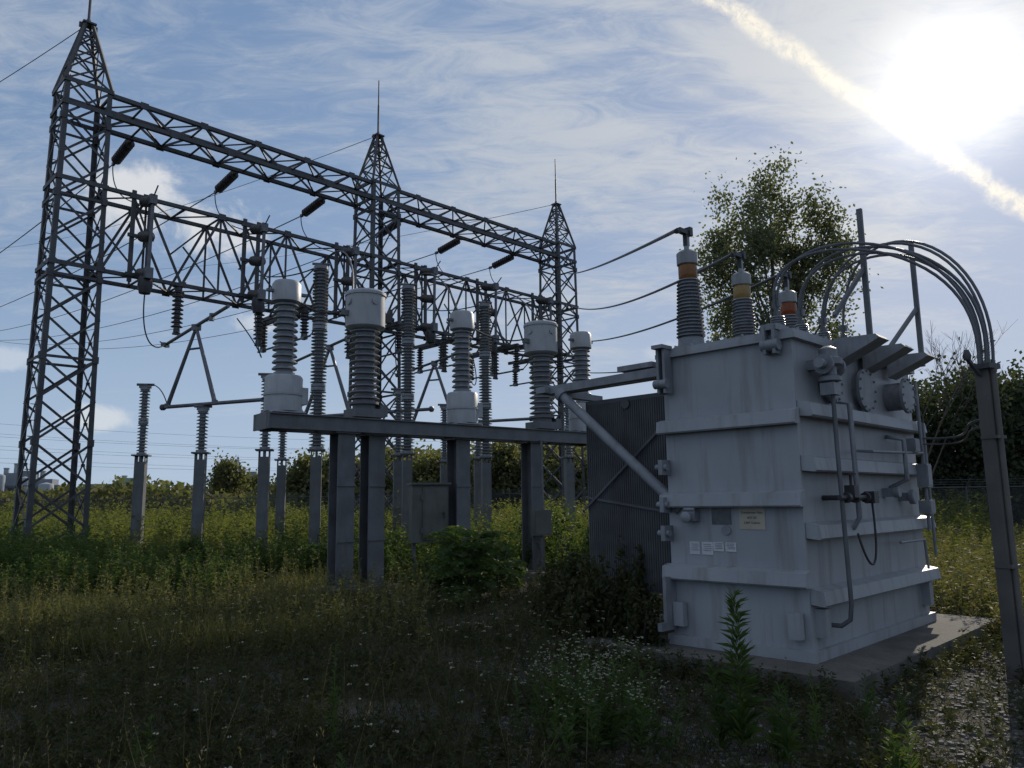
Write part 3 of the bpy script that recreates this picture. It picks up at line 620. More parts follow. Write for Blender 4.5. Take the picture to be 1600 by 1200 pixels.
b.bar((1.42,-.24,3.1),(1.42,-.24,4.7),.055,.045);b.bar((1.40,-.2,3.2),(1.40,.1,3.2),.06,.06);b.bar((1.42,-.24,4.02),(.85,-.1,3.4),.04,.04);obj('cable_bracket',b,'column',parent=root)
b=B();b.bar((3.1,-.24,3.1),(3.1,-.24,4.7),.055,.045);b.bar((3.08,-.2,3.2),(3.08,.1,3.2),.06,.06);b.bar((3.1,-.24,3.85),(2.3,-.1,3.2),.04,.04);obj('cable_bracket',b,'column',parent=root)
# ---------------------------------------------------------------- riser pole and cables
PX=Vector((4.58,7.35,0))
root2=empty('riser_pole',PX,R(30),label='brown grey steel cable riser pole beside the transformer',cat='pole')
b=B();b.bar((0,0,0),(0,0,2.9),.13,.12,up=(0,1,0));b.box((0,-.02,1.0),(.155,.16,.03));b.box((0,-.02,2.2),(.155,.16,.03));obj('steel_post',b,'pole',parent=root2)
b=B();b.cyl((.0,-.08,0),(.0,-.08,2.85),.028,n=12);b.lathe([(.034,0),(.038,.05),(.032,.09)],(0,-.08,2.82),n=12);obj('conduit',b,'pole',parent=root2)
b=B();b.box((-.02,-.02,2.88),(.19,.19,.05));b.bar((-.08,0,2.8),(-.28,0,2.95),.03,.03);b.lathe([(.03,0),(.04,.04),(.02,.1)],(-.27,0,2.93),n=10);obj('top_clamp',b,'steel',parent=root2)
def lw(x,y,z): return PT+Vector(((x-y)*.7071,(x+y)*.7071,z))
offs=[(-.16,0),(-.02,.06),(.05,-.08),(-.05,-.03),(.1,-.14),(.12,.03),(-.06,.1)]
for i in range(7):
    src=lv[min(i//2,3)];s=lw(src[0]+(.03 if i%2 else -.03),src[1],3.62)
    e=PX+Vector((-.07+.023*i,-.04+.02*(i%3),2.88));o_=offs[i]
    pts=bez([s,s+Vector((-.12+.03*i,.0,.7+.05*i)),s.lerp(e,.25)+Vector((o_[0],0,1.0+.05*i+o_[1])),s.lerp(e,.75)+Vector((.05+.05*(i%3),0,1.27+.06*i+o_[1])),e+Vector((.1+.03*(i%4),0,1.0)),e+Vector((.02,0,.3)),e],30)
    wire(pts,'power_cable','thick grey cable arching from bushing to riser pole','arched power cables',.0155,'cable',8)
for dz,rr in((0,.014),(-.07,.011)):
    wire(bez([lw(2.95,-.2,2.35+dz),lw(3.2,-.9,2.3+dz),PX+Vector((-.4,.1,2.36+dz)),PX+Vector((0,.0,2.38+dz))]),'control_conduit','slim conduit from transformer to pole','slim conduits',rr,'column')
g='leads from transformer to gantry'
def hvt(i): return lw(hv[i][0]-.2,hv[i][1],.15+3.1+.05+.82+.54)
for a_,z_,sg_,rr in((hvt(0),11.75,.12,.022),(hvt(1),10.3,.4,.022),(hvt(2),8.7,.35,.022),(lw(2.95,1.15,3.75),7.3,.2,.02)):
    wire(sag(a_,W(2*SP+.35,-.35,z_),sg_,40),'bushing_lead','conductor from transformer bushing to gantry',g,rr)
# ---------------------------------------------------------------- vegetation
def qmesh(name,V,mat):
    V=np.ascontiguousarray(V,dtype=np.float32).reshape(-1,3);q=len(V)//4
    me=bpy.data.meshes.new(name);me.vertices.add(len(V));me.vertices.foreach_set('co',V.ravel())
    me.loops.add(4*q);me.loops.foreach_set('vertex_index',np.arange(4*q,dtype=np.int32))
    me.polygons.add(q);me.polygons.foreach_set('loop_start',np.arange(0,4*q,4,dtype=np.int32))
    me.update(calc_edges=True);me.materials.append(M[mat]);return me
def unit(a): return a/(np.linalg.norm(a,axis=-1,keepdims=True)+1e-9)
def quads(P,D,Ln,Wd,mid=.45,droop=0.):
    n=len(P);rv=rng.normal(size=(n,3));S=unit(np.cross(D,rv));Ln=np.broadcast_to(Ln,(n,))[:,None];Wd=np.broadcast_to(Wd,(n,))[:,None]
    a=P;m=P+D*Ln*mid;t=P+D*Ln
    if np.any(droop): t=t-np.array([0,0,1])*Ln*droop
    return np.stack([a,m+S*Wd/2,t,m-S*Wd/2],1)
def weeds(XY,Hh,k,ll,lw_,spread=.25,up=(.1,.9),stem=.008,h0=.1):
    n=len(XY);base=np.concatenate([XY,np.zeros((n,1))],1)
    lean=np.concatenate([rng.normal(0,spread*.5,(n,2)),np.ones((n,1))],1);lean=unit(lean)
    out=[quads(base,lean,Hh,stem,.3)]
    hf=rng.uniform(h0,1,(n,k));az=rng.uniform(0,6.283,(n,k));el=rng.uniform(up[0],up[1],(n,k))
    P=base[:,None,:]+lean[:,None,:]*(Hh[:,None]*hf)[:,:,None]
    Dd=np.stack([np.cos(az)*np.cos(el),np.sin(az)*np.cos(el),np.sin(el)],-1)
    Ln=(np.broadcast_to(ll,(n,))[:,None]*(1.15-.65*hf)*rng.uniform(.6,1.2,(n,k)))
    out.append(quads(P.reshape(-1,3),Dd.reshape(-1,3),Ln.ravel(),Ln.ravel()*lw_,.45,.15))
    return np.concatenate(out)
def vn(x,y,f=1.):
    return (np.sin(x*1.3*f+1.7*np.sin(y*.9*f))+np.sin(y*1.7*f+2.1*np.sin(x*.6*f+1))+np.sin((x+y)*.8*f+3))/3
def region(n,y0,y1,r0,r1,pw=1.):
    Y=y0+(y1-y0)*rng.random(n)**pw;r=rng.uniform(r0,r1,n);return np.stack([Y*r,Y],1)
def keep_off(XY,m0=.6):
    d=XY-np.array([PT.x,PT.y]);lx=(d[:,0]+d[:,1])*.7071;ly=(-d[:,0]+d[:,1])*.7071
    m=~((lx>-m0)&(lx<3.4+m0)&(ly>-m0)&(ly<3.2));return XY[m]
def thin(XY):
    m=(XY[:,0]>2.6)&(XY[:,1]<9.5)&(rng.random(len(XY))>.38);return XY[~m]
XY=keep_off(region(9500,17,62,-.95,.62,1.25));Hh=(1.25+.45*vn(XY[:,0],XY[:,1],.35)+.28*vn(XY[:,0]+9,XY[:,1],1.1)+rng.uniform(-.35,.45,len(XY)))*np.clip((XY[:,1]-12)/9,.4,1.0)
m=~((XY[:,0]>-7)&(XY[:,1]<18.3)&(XY[:,0]<3));XY=XY[m];Hh=np.maximum(Hh[m],.25)
obj('meadow_weeds',qmesh('meadow_weeds',weeds(XY,Hh,26,.10+XY[:,1]*.005,.3,.3),'meadow'),None,kind='stuff',label='tall green meadow weeds around the towers',cat='weeds')
XY=keep_off(region(2300,13.2,19.5,-.85,.18));m=((XY[:,0]<-5.2)|(XY[:,1]>16.5)|((XY[:,0]>-2.6)&(XY[:,1]>15.2)))&~((XY[:,0]>-.6)&(XY[:,0]<1.5)&(XY[:,1]<17.2));XY=XY[m]
Hh=(.62+.4*vn(XY[:,0],XY[:,1],.9)+rng.uniform(-.2,.35,len(XY)))*np.clip((XY[:,1]-10)/5,.5,1.2);Hh=np.maximum(Hh,.2)
obj('bushy_weeds',qmesh('bushy_weeds',weeds(XY,Hh,60,.15,.34,.45,(0,.9)),'leaf'),None,kind='stuff',label='bushy green weeds around the post footings',cat='weeds')
XY=region(5200,8.8,15.5,-.95,-.12);mm=(vn(XY[:,0],XY[:,1],.8)>-.25)&(XY[:,0]< -2.4);XY=XY[mm]
P=np.concatenate([XY,np.zeros((len(XY),1))],1);P=np.repeat(P,8,0)+np.concatenate([rng.normal(0,.09,(len(XY)*8,2)),np.zeros((len(XY)*8,1))],1)
Dd=unit(np.concatenate([rng.normal(0,.35,(len(P),2)),np.ones((len(P),1))],1));hg=rng.uniform(.1,.5,len(P))*(.8+.5*vn(P[:,0],P[:,1],1.1))
XY=region(1500,8.8,16,-.9,-.1);Hw=rng.uniform(.25,.85,len(XY))*(1+.3*vn(XY[:,0],XY[:,1],.7))
obj('tall_grass',qmesh('tall_grass',np.concatenate([quads(P,Dd,hg,.012,.4,.12),weeds(XY,Hw,22,.09,.3,.35,(.2,1.1))]),'grass'),None,kind='stuff',label='pale green grass in the clearing',cat='grass')
XY=thin(keep_off(region(11000,2.2,17,-.9,.95,1.1)));m=vn(XY[:,0],XY[:,1],1.6)>-.35;XY=XY[m]
Hh=rng.uniform(.08,.34,len(XY))*(1+.5*vn(XY[:,0],XY[:,1],.9))*np.clip(XY[:,1]/8,.65,1.4)
V1=weeds(XY,Hh,16,.075,.34,.5,(-.1,1.0),.005,.0)
XY=region(1100,2.8,12,-.8,.05);Hh=rng.uniform(.3,.75,len(XY))*np.clip(XY[:,1]/7,.55,1)
V3=weeds(XY,Hh,20,.07,.22,.4,(.2,1.2),.006,.1)
XY=thin(keep_off(region(16000,2.2,16,-.9,.95)));P=np.repeat(np.concatenate([XY,np.zeros((len(XY),1))],1),5,0)+np.concatenate([rng.normal(0,.05,(len(XY)*5,2)),np.zeros((len(XY)*5,1))],1)
Dd=unit(np.concatenate([rng.normal(0,.5,(len(P),2)),np.ones((len(P),1))],1))
V2=quads(P,Dd,rng.uniform(.04,.22,len(P)),.007,.4,.1)
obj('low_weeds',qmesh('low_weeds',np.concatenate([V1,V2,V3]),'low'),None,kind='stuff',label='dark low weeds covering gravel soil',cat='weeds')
XY=region(200,2.9,9,-.75,.1);n=len(XY);Hs_=rng.uniform(.3,.62,n);base=np.concatenate([XY,np.zeros((n,1))],1);ln=unit(np.concatenate([rng.normal(0,.25,(n,2)),np.ones((n,1))],1))
V=[quads(base,ln,Hs_,.006,.4)]
for k in range(9):
    f=rng.uniform(.78,1.0,(n,1));V.append(quads(base+ln*Hs_[:,None]*f,unit(ln+rng.normal(0,.5,(n,3))),rng.uniform(.015,.035,n),.006))
M['straw']=foliage('dry_straw',(.1,.085,.05),(.14,.12,.07),(.17,.14,.09),.35,2)
obj('dry_stalks',qmesh('dry_stalks',np.concatenate(V),'straw'),None,kind='stuff',label='dry seed stalks standing in low weeds',cat='weeds')
t=rng.uniform(0,1,170);side=rng.integers(0,2,170);o_=rng.uniform(.6,.9,170)
lx=np.where(side==0,-.3+4.2*t,-o_);ly=np.where(side==0,-o_,-.5+3*t)
XY=np.stack([PT.x+(lx-ly)*.7071,PT.y+(lx+ly)*.7071],1)
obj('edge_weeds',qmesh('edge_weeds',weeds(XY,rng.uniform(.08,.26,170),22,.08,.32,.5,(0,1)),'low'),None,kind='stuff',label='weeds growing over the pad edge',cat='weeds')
XY=keep_off(region(3400,8.5,30,.42,.95,1.1));m=(XY[:,0]>5.6);XY=XY[m];Hh=rng.uniform(.3,1.0,len(XY))
obj('side_weeds',qmesh('side_weeds',weeds(XY,Hh,26,.1+XY[:,1]*.003,.3,.3),'grass'),None,kind='stuff',label='sunlit weeds along the fence',cat='weeds')
XY=np.concatenate([region(110,3.2,8,-.75,-.05),region(420,8,15,-.5,.15),region(40,5,9,-.1,.12)]);n=len(XY);Hf=rng.uniform(.22,.6,n)
ln=unit(np.concatenate([rng.normal(0,.12,(n,2)),np.ones((n,1))],1));base=np.concatenate([XY,np.zeros((n,1))],1);top=base+ln*Hf[:,None]
st=[quads(base,ln,Hf,.007,.4)];az=rng.uniform(0,6.28,(n,5));hf=rng.uniform(.1,.8,(n,5));P=base[:,None]+ln[:,None]*(Hf[:,None]*hf)[:,:,None];Dd=np.stack([np.cos(az)*.6,np.sin(az)*.6,np.full_like(az,.8)],-1);st.append(quads(P.reshape(-1,3),Dd.reshape(-1,3),.07,.015))
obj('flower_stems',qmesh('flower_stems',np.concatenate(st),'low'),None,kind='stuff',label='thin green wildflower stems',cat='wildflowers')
hd=[]
for k in range(7):
    a=rng.uniform(0,6.28,n);off=np.stack([np.cos(a),np.sin(a),rng.uniform(-.1,.35,n)],1);hd.append(quads(top+off*.004,unit(off),rng.uniform(.008,.02,n),.012,.6))
obj('wildflower_heads',qmesh('wildflower_heads',np.concatenate(hd),'petal'),None,kind='stuff',label='small white wildflower heads among the weeds',cat='wildflowers')
n=11000;XY=keep_off(region(n,2.0,10,-.05,.95,1.0));n=len(XY);c8=np.array([(x,y,z) for x in(-1,1) for y in(-1,1) for z in(-1,1)],float)
sz=rng.uniform(.008,.026,(n,1,1));vv=c8[None]*sz*rng.uniform(.5,1.1,(n,8,1))*np.array([1,.8,.55]);an=rng.uniform(0,6.28,n);ca,sa=np.cos(an)[:,None],np.sin(an)[:,None]
vx=vv[:,:,0]*ca-vv[:,:,1]*sa;vy=vv[:,:,0]*sa+vv[:,:,1]*ca;vv=np.stack([vx+XY[:,0:1],vy+XY[:,1:2],vv[:,:,2]+.005],-1)
F6=np.array([(0,1,3,2),(4,6,7,5),(0,4,5,1),(2,3,7,6),(0,2,6,4),(1,5,7,3)])
M['peb']=surf('gravel_stone',(.07,.068,.064),(.17,.165,.155),.85,0,2.5,0)
obj('gravel',qmesh('gravel',vv[:,F6].reshape(-1,3),'peb'),None,kind='stuff',label='loose grey gravel stones',cat='gravel')
def plant(name,loc,nst,Hs,k,ll,lw_,spr,mat,label,cat,r=.1,up=(.4,1.1),group=None,flowers=0):
    XY=rng.normal(0,r,(nst,2));Hh=rng.uniform(Hs*.7,Hs,nst);Hh[0]=Hs;XY[0]=0
    root=empty(name,(loc[0],loc[1],0),rng.uniform(0,6),label=label,cat=cat,group=group)
    obj('foliage',qmesh('foliage',weeds(XY,Hh,k,ll,lw_,spr,up,.014,.05),mat),None,parent=root)
    if flowers:
        q=[]
        for i in range(nst):
            for j in range(flowers):
                c=np.array([XY[i,0],XY[i,1],Hh[i]])+rng.normal(0,1,3)*np.array([.05,.05,.04])
                a=rng.uniform(0,6.28,5);off=np.stack([np.cos(a),np.sin(a),rng.uniform(-.1,.5,5)],1)
                q.append(quads(np.repeat(c[None],5,0),unit(off),.011,.009,.6))
        obj('blossoms',qmesh('blossoms',np.concatenate(q),'petal'),None,parent=root)
plant('goldenrod_plant',(1.46,5.25),1,1.02,300,.2,.15,.02,'leaf','tall leafy goldenrod spike with narrow leaves','plant',.02,(.35,1.1))
plant('goldenrod_plant',(1.34,5.35),2,.55,80,.15,.17,.1,'leaf','short leafy goldenrod shoot among gravel','plant',.05,(.5,1.1))
plant('goldenrod_plant',(1.62,5.1),2,.5,80,.15,.18,.1,'leaf','short leafy goldenrod shoot among gravel','plant',.05,(.5,1.1))
plant('goldenrod_plant',(2.25,4.7),3,.35,50,.12,.2,.15,'leaf','short leafy weed growing in gravel','plant',.08,(.4,1.1))
plant('goldenrod_plant',(1.95,5.3),2,.5,40,.1,.2,.15,'leaf','spindly green weed on the gravel','plant',.06,(.4,1.1))
plant('tall_weed',(-1.22,5.4),1,.76,80,.1,.2,.05,'leaf','slender upright weed with small leaves','plant',.02,(.4,1.1))
plant('tall_weed',(-.95,4.4),2,.35,40,.08,.2,.1,'leaf','small upright weed in low cover','plant',.05,(.4,1.1))
plant('tall_weed',(-2.3,5.0),3,.45,40,.08,.2,.2,'leaf','small upright weed in low cover','plant',.15,(.4,1.1))
plant('tall_weed',(2.6,5.9),3,.4,40,.1,.22,.1,'leaf','small weeds near the pad edge','plant',.1,(.4,1.1))
for x,y,s in((.35,5.6,.7),(.62,5.5,.62),(.82,5.7,.66),(.5,5.3,.5),(.2,5.75,.6),(.75,5.35,.46)):
    plant('aster_plant',(x,y),9,s,40,.1,.25,.25,'leaf','bushy aster topped with tiny white blossoms','plant',.12,(.2,1.0),'white asters',9)
def sumac(loc,nf,L_,Hs,label):
    q=[];
    for i in range(nf):
        az=rng.uniform(0,6.28);bh=rng.uniform(.1,.75)*Hs;b0=np.array([rng.normal(0,.12),rng.normal(0,.12),bh]);el=rng.uniform(.35,1.0)
        d=np.array([math.cos(az),math.sin(az),0]);n=15;ts=np.linspace(.12,1,n)
        Ls=L_*rng.uniform(.7,1.1);pts=b0+d*(ts*Ls*math.cos(el))[:,None]+np.array([0,0,1])*((ts*math.sin(el)-.55*ts**2)*Ls)[:,None]
        side=np.array([-d[1],d[0],0])
        for sg_ in(1,-1):
            D_=unit(side*sg_+d*.45+np.array([0,0,-.15])+rng.normal(0,.1,(n,3)));q.append(quads(pts,D_,.16*np.sin(np.clip(ts*2.6+.35,0,3.0))*L_/.8+.02,.04*L_/.8,.4,.1))
        q.append(quads(pts[:-1],unit(pts[1:]-pts[:-1]),Ls/n*1.1,.012,.5))
    r=empty('sumac_shrub',(loc[0],loc[1],0),0,label=label,cat='shrub');obj('foliage',qmesh('foliage',np.concatenate(q),'leaf'),None,parent=r)
    for i in range(5):
        b=B();a=i*1.3;b.tube([(.05*math.cos(a),.05*math.sin(a),0),(.1*math.cos(a),.1*math.sin(a),Hs*.4),(.22*math.cos(a),.22*math.sin(a),Hs*.85)],[.02,.015,.008],6);obj('stem',b,'bark',parent=r)
sumac((-.8,12.8),70,1.0,1.45,'dark green sumac shrub with feathery fronds');sumac((-.35,14.0),26,.75,.9,'low sumac shrub beside steel column');sumac((-3.9,17.2),30,.9,1.1,'low sumac shrub beside steel column')
def shrub(loc,rad,n,ls,mat,label,name='leafy_shrub'):
    rad=np.array(rad);c=unit(rng.normal(size=(n//40+1,3)))*rng.uniform(.3,1,(n//40+1,1))*rad;c[:,2]=np.abs(c[:,2])
    P=c[rng.integers(0,len(c),n)]+rng.normal(0,.1,(n,3))*rad;P[:,2]=np.abs(P[:,2])
    r=empty(name,(loc[0],loc[1],0),0,label=label,cat='shrub');obj('foliage',qmesh('foliage',quads(P,unit(rng.normal(size=(n,3))),rng.uniform(.6,1.2,n)*ls,rng.uniform(.4,.6,n)*ls),mat),None,parent=r)
    b=B()
    for k in range(6):
        q=c[k%len(c)];b.tube([(0,0,0),(q[0]*.4,q[1]*.4,q[2]*.5),tuple(q)],[.02,.014,.006],5)
    obj('stem',b,'bark',parent=r)
lab='dark bush growing against the radiators'
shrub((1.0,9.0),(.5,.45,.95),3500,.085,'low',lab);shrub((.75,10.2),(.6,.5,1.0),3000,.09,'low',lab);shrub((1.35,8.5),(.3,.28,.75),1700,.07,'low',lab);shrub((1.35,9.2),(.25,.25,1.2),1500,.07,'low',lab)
lab='green bush beside the steel stand'
for x,y,a,h in((-.3,15.6,.5,.7),(2.0,17.2,.7,1.3),(-7.3,17.5,.8,.9),(-10.2,18.2,.9,1.0),(-5.9,17.4,.6,.75),(-12.8,18.6,.9,1.1),(-2.6,18.4,.7,.9),(.9,19.5,1.2,1.7),(-1.8,20,1.0,1.4),(-13.5,21.5,1.2,1.5),(3,19.5,1.2,1.7)):
    shrub((x,y),(a,a*.8,h),2400,.12,'leaf',lab)
# trees
def crown_pts(cl,n,cr_):
    ii=rng.integers(0,len(cl),n);return cl[ii]+rng.normal(0,1,(n,3))*cr_*rng.uniform(.6,1.2,(n,1))
def tree(name,loc,clumps,n,cr_,ls,mat,Hs,tr,label,cat='tree',group=None,asp=.75,limbs=26):
    r=empty(name,loc,0,label=label,cat=cat,group=group)
    P=crown_pts(clumps,n,cr_);P[:,2]=np.maximum(P[:,2],.15)
    obj('crown',qmesh('crown',quads(P,unit(rng.normal(size=(n,3))+np.array([0,0,-.3])),rng.uniform(.6,1.25,n)*ls,rng.uniform(.8,1.1,n)*ls*asp,.5),mat),None,parent=r)
    b=B();b.tube([(0,0,0),(.03*Hs*.3,.0,Hs*.3),(-.02*Hs*.3,.03,Hs*.6),(0,0,Hs*.92)],[tr,tr*.8,tr*.5,tr*.12],9)
    for i in rng.choice(len(clumps),min(limbs,len(clumps)),replace=False):
        c=clumps[i];z0=max(.2*Hs,c[2]*.62);b.tube([(0,0,z0),(c[0]*.45,c[1]*.45,z0+(c[2]-z0)*.4),tuple(c)],[tr*.35,tr*.2,tr*.07],5)
    obj('trunk',b,'bark',parent=r);return r
cl=[]
for cx_,cy_,z0,z1,rr in((-1.5,0,4.0,11.3,.7),(-.6,.3,3.6,11.6,.8),(.35,.2,3.6,12.3,.85),(1.25,-.2,4.0,11.8,.75),(-.9,-.7,3.6,10.9,.85),(.7,.8,4,11.2,.85),(1.75,.2,4,10.6,.65),(-1.9,.3,3.8,9.9,.6)):
    for k in range(17):
        t=rng.random()**.8;z=z0+(z1-z0)*t;w_=rr*(1.1-.5*t)
        cl.append((cx_+rng.normal(0,w_*.6),cy_+rng.normal(0,w_*.6),z))
cl=np.array(cl)
tree('poplar_tree',(8.45,23.8,0),cl,34000,np.array([.27,.27,.34]),.118,'poplar',11.8,.17,'tall poplar with open grey green crown behind the transformer',limbs=36)
def blob(rx,rz_,zc,n):
    c=unit(rng.normal(size=(n,3)))*rng.uniform(.35,1,(n,1))**.5;return c*np.array([rx,rx,rz_])+np.array([0,0,zc])
gt='trees beyond the fence'
tA=tree('broadleaf_tree',(-16.5,64,0),blob(3.4,2.4,2.6,50),8500,np.array([.55,.55,.42]),.34,'wood',5.2,.18,'rounded green tree beyond the fence',group=gt)
tB=tree('broadleaf_tree',(-12.2,68,0),blob(4.2,2.7,2.5,60),10000,np.array([.6,.6,.5]),.36,'wood',5.5,.2,'rounded green tree beyond the fence',group=gt)
tC=tree('broadleaf_tree',(-24.4,66,0),blob(1.5,2.2,3.4,30),3500,np.array([.35,.35,.4]),.3,'wood',5.4,.15,'small upright tree beyond the fence',group=gt)
for t_,r0,y,s in((tA,-.21,62,1.1),(tB,-.155,70,1.2),(tA,-.115,60,1.1),(tB,-.06,66,1.2),(tC,-.02,58,1.1),(tA,.02,63,1.2),(tB,.075,67,1.2),(tA,.12,60,1.2),(tB,.17,66,1.2),(tC,-.335,75,.8),(tA,-.3,72,.8),(tB,-.37,82,.72),(tA,-.42,85,.6),(tB,.24,64,1.1),(tA,.31,66,1.1),(tB,.38,62,1.1),(tC,-.27,60,.95),(tA,-.45,90,.6),(tC,.1,72,1.3),(tA,-.25,66,1.0),(tB,-.335,78,.7),(tA,-.5,95,.55),(tA,-.14,64,1.2),(tB,.045,60,1.1)):
    clone(t_,(r0*y,y,0),rng.uniform(0,6),s*rng.uniform(.93,1.07))
gd='dark trees behind the fence'
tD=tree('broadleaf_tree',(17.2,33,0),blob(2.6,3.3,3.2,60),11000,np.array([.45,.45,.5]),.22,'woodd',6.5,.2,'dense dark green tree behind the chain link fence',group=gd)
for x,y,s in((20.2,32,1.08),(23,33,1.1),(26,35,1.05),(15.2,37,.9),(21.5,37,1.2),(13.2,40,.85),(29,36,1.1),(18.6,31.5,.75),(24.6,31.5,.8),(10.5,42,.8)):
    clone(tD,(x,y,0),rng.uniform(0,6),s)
b=B()
def br(p,d,l,r,dep):
    q=p+d*l;b.tube([p,p+d*l*.5+Vector((random.uniform(-.05,.05)*l,)*3),q],[r,r*.8,r*.6],5)
    if dep>0:
        for k in range(3 if dep>1 else 4):
            nd=(d+Vector((random.uniform(-.7,.7),random.uniform(-.7,.7),random.uniform(-.1,.5)))).normalized();br(q if k else p.lerp(q,.7),nd,l*random.uniform(.55,.8),r*.6,dep-1)
br(Vector((0,0,0)),Vector((0,0,1)),3.0,.07,5)
obj('bare_tree',b,'bark',(16.3,30.5,0),label='leafless thin tree among the dark woods',cat='tree')
n=26000;yy=rng.uniform(130,175,n);xx=yy*rng.uniform(-.85,.9,n);hh=3.8+1.6*vn(xx,yy*.2,.12)+rng.uniform(-.6,.6,n);P=np.stack([xx,yy,hh*rng.random(n)**.6],1)
obj('far_woods',qmesh('far_woods',quads(P,unit(rng.normal(size=(n,3))),rng.uniform(.9,2.,n),rng.uniform(.8,1.4,n)),'wood'),None,kind='stuff',label='distant line of low woods',cat='woods')
n=15000;yy=rng.uniform(57,68,n);xx=yy*rng.uniform(-.6,.5,n);hh=2.7+.9*vn(xx,yy*.4,.3)+rng.uniform(-.4,.4,n);P=np.stack([xx,yy,hh*rng.random(n)**.5],1)
obj('hedge_scrub',qmesh('hedge_scrub',quads(P,unit(rng.normal(size=(n,3))),rng.uniform(.3,.7,n),rng.uniform(.3,.5,n)),'wood'),None,kind='stuff',label='continuous scrub beyond the fence',cat='scrub')
# ---------------------------------------------------------------- fences
def fencemat():
    m,nt=newmat('chain_link_mesh');L=nt.links.new;out=N(nt,'ShaderNodeOutputMaterial');p=N(nt,'ShaderNodeBsdfPrincipled');p.inputs['Base Color'].default_value=(.12,.125,.13,1);p.inputs['Metallic'].default_value=.5;p.inputs['Roughness'].default_value=.5
    tc=N(nt,'ShaderNodeTexCoord');s=N(nt,'ShaderNodeSeparateXYZ');L(tc.outputs['Object'],s.inputs[0])
    def mt(op,a,b_):
        n=N(nt,'ShaderNodeMath',operation=op)
        for i,x in enumerate((a,b_)):
            if isinstance(x,float):n.inputs[i].default_value=x
            else:L(x,n.inputs[i])
        return n.outputs[0]
    def ln(v): return mt('LESS_THAN',mt('ABSOLUTE',mt('SUBTRACT',mt('FRACT',mt('MULTIPLY',v,12.),0.),.5),0.),.05)
    k=mt('MAXIMUM',ln(mt('ADD',s.outputs[0],s.outputs[2])),ln(mt('SUBTRACT',s.outputs[0],s.outputs[2])))
    t=N(nt,'ShaderNodeBsdfTransparent');ms=N(nt,'ShaderNodeMixShader');L(k,ms.inputs[0]);L(t.outputs[0],ms.inputs[1]);L(p.outputs[0],ms.inputs[2]);L(ms.outputs[0],out.inputs[0]);return m
M['link']=fencemat()
def fence(a,c,Hf,label):
    a=Vector(a);c=Vector(c);d=c-a;Ln=d.length;r=empty('chain_link_fence',a,math.atan2(d.y,d.x),label=label,cat='fence')
    b=B();b.add([(0,.03,.03),(Ln,.03,.03),(Ln,.03,Hf),(0,.03,Hf)],[(0,1,2,3)]);obj('wire_mesh',b,'link',parent=r)
    b=B();b.cyl((0,0,Hf),(Ln,0,Hf),.03,n=6);obj('top_rail',b,'steel',parent=r)
    for k in range(3):
        b=B();b.cyl((0,-.1-.08*k,Hf+.1+.08*k),(Ln,-.1-.08*k,Hf+.1+.08*k),.008,n=4);obj('barbed_wire',b,'steel',parent=r)
    b=B();b.cyl((0,0,0),(0,0,Hf+.03),.04,n=8);b.bar((0,0,Hf),(0,-.3,Hf+.3),.02,.03);pm=b.mesh('post','steel')
    for i in range(int(Ln/3)+1): obj('post',pm,None,(i*3,0,0),parent=r)
fence((-48,56,0),(10,50,0),2.2,'long chain link fence with barbed wire beyond the meadow')
fence((10,50.2,0),(12.5,27,0),2.0,'chain link fence with barbed wire in front of trees')
fence((12.7,26.8,0),(30,27.5,0),1.95,'chain link fence with barbed wire in front of trees')
# ---------------------------------------------------------------- distant buildings
M['bld']=surf('haze_tinted_grey_cladding',(.16,.18,.21),(.22,.24,.27),.8,0,.2,0)  # distance haze is mixed into this grey as a bluish tint
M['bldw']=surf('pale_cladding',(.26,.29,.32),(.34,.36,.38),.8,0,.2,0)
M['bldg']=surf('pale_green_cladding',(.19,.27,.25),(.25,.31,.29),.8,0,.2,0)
M['win']=surf('dark_window_strip',(.06,.07,.09),(.09,.1,.12),.3,0,.5,0)
b=B();b.box((0,0,0),(2.2,.1,1.3));wm=b.mesh('window','win')
def factory(loc,sz,mat,label,stacks=(),tower_=0):
    r=empty('factory_building',loc,R(15),label=label,cat='factory');b=B();b.box((0,0,sz[2]/2),sz);b.box((0,0,sz[2]+.2),(sz[0]+.6,sz[1]+.6,.5));b.box((sz[0]*.2,0,sz[2]+1.4),(sz[0]*.3,sz[1]*.5,2.2))
    for k in range(tower_): b.box((-sz[0]*.25+k*5,-sz[1]*.2,sz[2]*.75),(4,4,sz[2]*1.5+k*1.5))
    obj('wall',b,mat,parent=r)
    for z in np.arange(4.5,sz[2]-1,3.4):
        for k in range(int(sz[0]/4)): obj('window',wm,None,(-sz[0]/2+2.2+k*4,-sz[1]/2-.02,z),parent=r)
    for sx_,h in stacks:
        b=B();b.lathe([(.9,0),(.8,h),(.95,h),(.95,h+.4)],(sx_,0,sz[2]),n=12);obj('chimney',b,'bldw',parent=r)
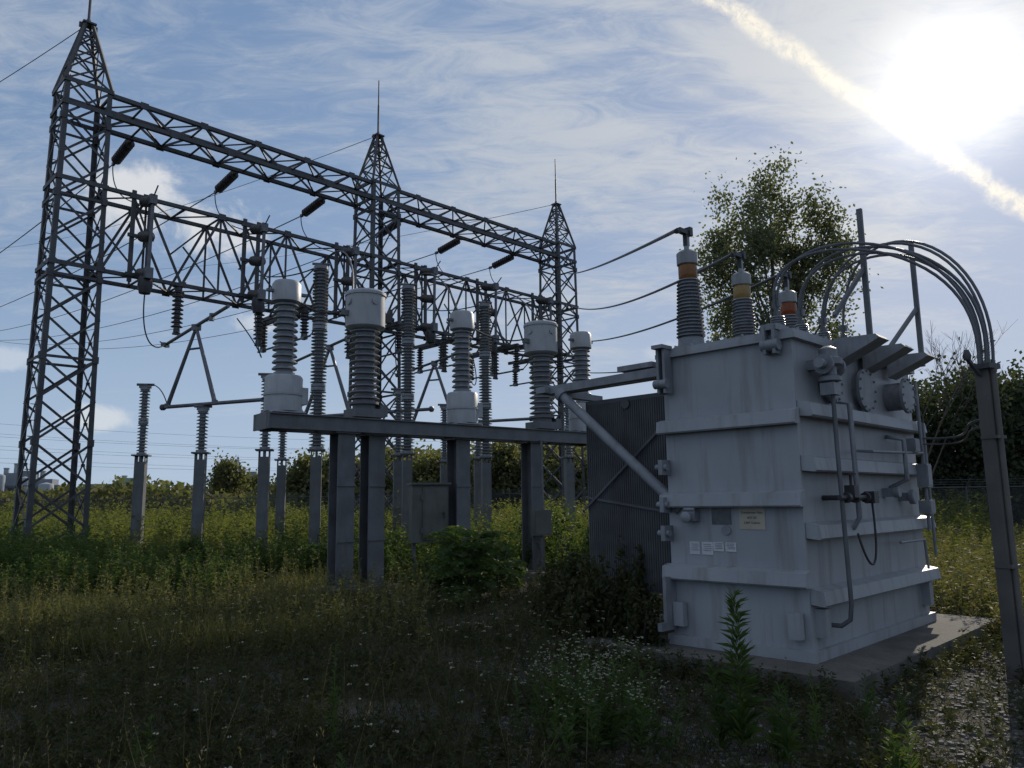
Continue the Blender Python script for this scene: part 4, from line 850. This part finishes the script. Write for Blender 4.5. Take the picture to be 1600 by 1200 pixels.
factory((-163,262,0),(20,14,9),'bld','grey factory block with pipes and tanks',((-8,6),(-5,7.5),(3,5)),2)
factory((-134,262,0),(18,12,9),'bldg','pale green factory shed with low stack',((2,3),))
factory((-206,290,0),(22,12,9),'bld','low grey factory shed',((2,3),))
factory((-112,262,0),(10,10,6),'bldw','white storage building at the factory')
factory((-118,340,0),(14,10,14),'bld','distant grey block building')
for x,y,rr,h in((-108,255,4.5,7),(-172,250,2.4,11),(-151,250,2.2,9),(-158,250,1.6,11),(-166,250,1.4,12)):
    b=B();b.lathe([(rr,0),(rr,h),(rr*.9,h+.5),(.2,h+1)],n=24);b.lathe([(rr+.1,h*.5),(rr+.1,h*.53)],n=24);obj('storage_tank',b,'bldw',(x,y,0),label='pale cylindrical storage tank at the factory',cat='storage tank',group='factory storage tanks')
b=B()
for sx_ in(-1,1):
    for sy_ in(-1,1): b.bar((sx_*2.6,sy_*2.6,0),(sx_*.5,sy_*.5,26),.3)
for z in range(0,26,4):
    a=2.6-2.1*z/26;c=2.6-2.1*(z+4)/26
    for k in range(4):
        M4=Matrix.Rotation(k*math.pi/2,3,'Z');b.bar(M4@Vector((-a,-a,z)),M4@Vector((c,-c,z+4)),.15);b.bar(M4@Vector((a,-a,z)),M4@Vector((-c,-c,z+4)),.15)
for z,wd in((17,5),(21,6),(25,4.5)): b.bar((-wd,0,z),(wd,0,z),.3);b.bar((-wd,0,z),(0,0,z+1.5),.15);b.bar((wd,0,z),(0,0,z+1.5),.15)
b.bar((0,0,26),(0,0,29),.2)
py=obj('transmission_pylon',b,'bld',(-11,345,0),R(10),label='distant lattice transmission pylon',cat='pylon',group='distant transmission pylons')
for p in((-4.5,370,0),(-150,420,0)):
    c=py.copy();col.objects.link(c);c.location=p
for z,dy in((17,0),(21,0),(25,0),(29,0),(19,25),(23,25),(27,25)):
    wire(sag((-11,345+dy,z),(-210,200+dy,z+2),3.5,30),'transmission_wire','distant transmission line wire','distant transmission wires',.035,'wire',4)
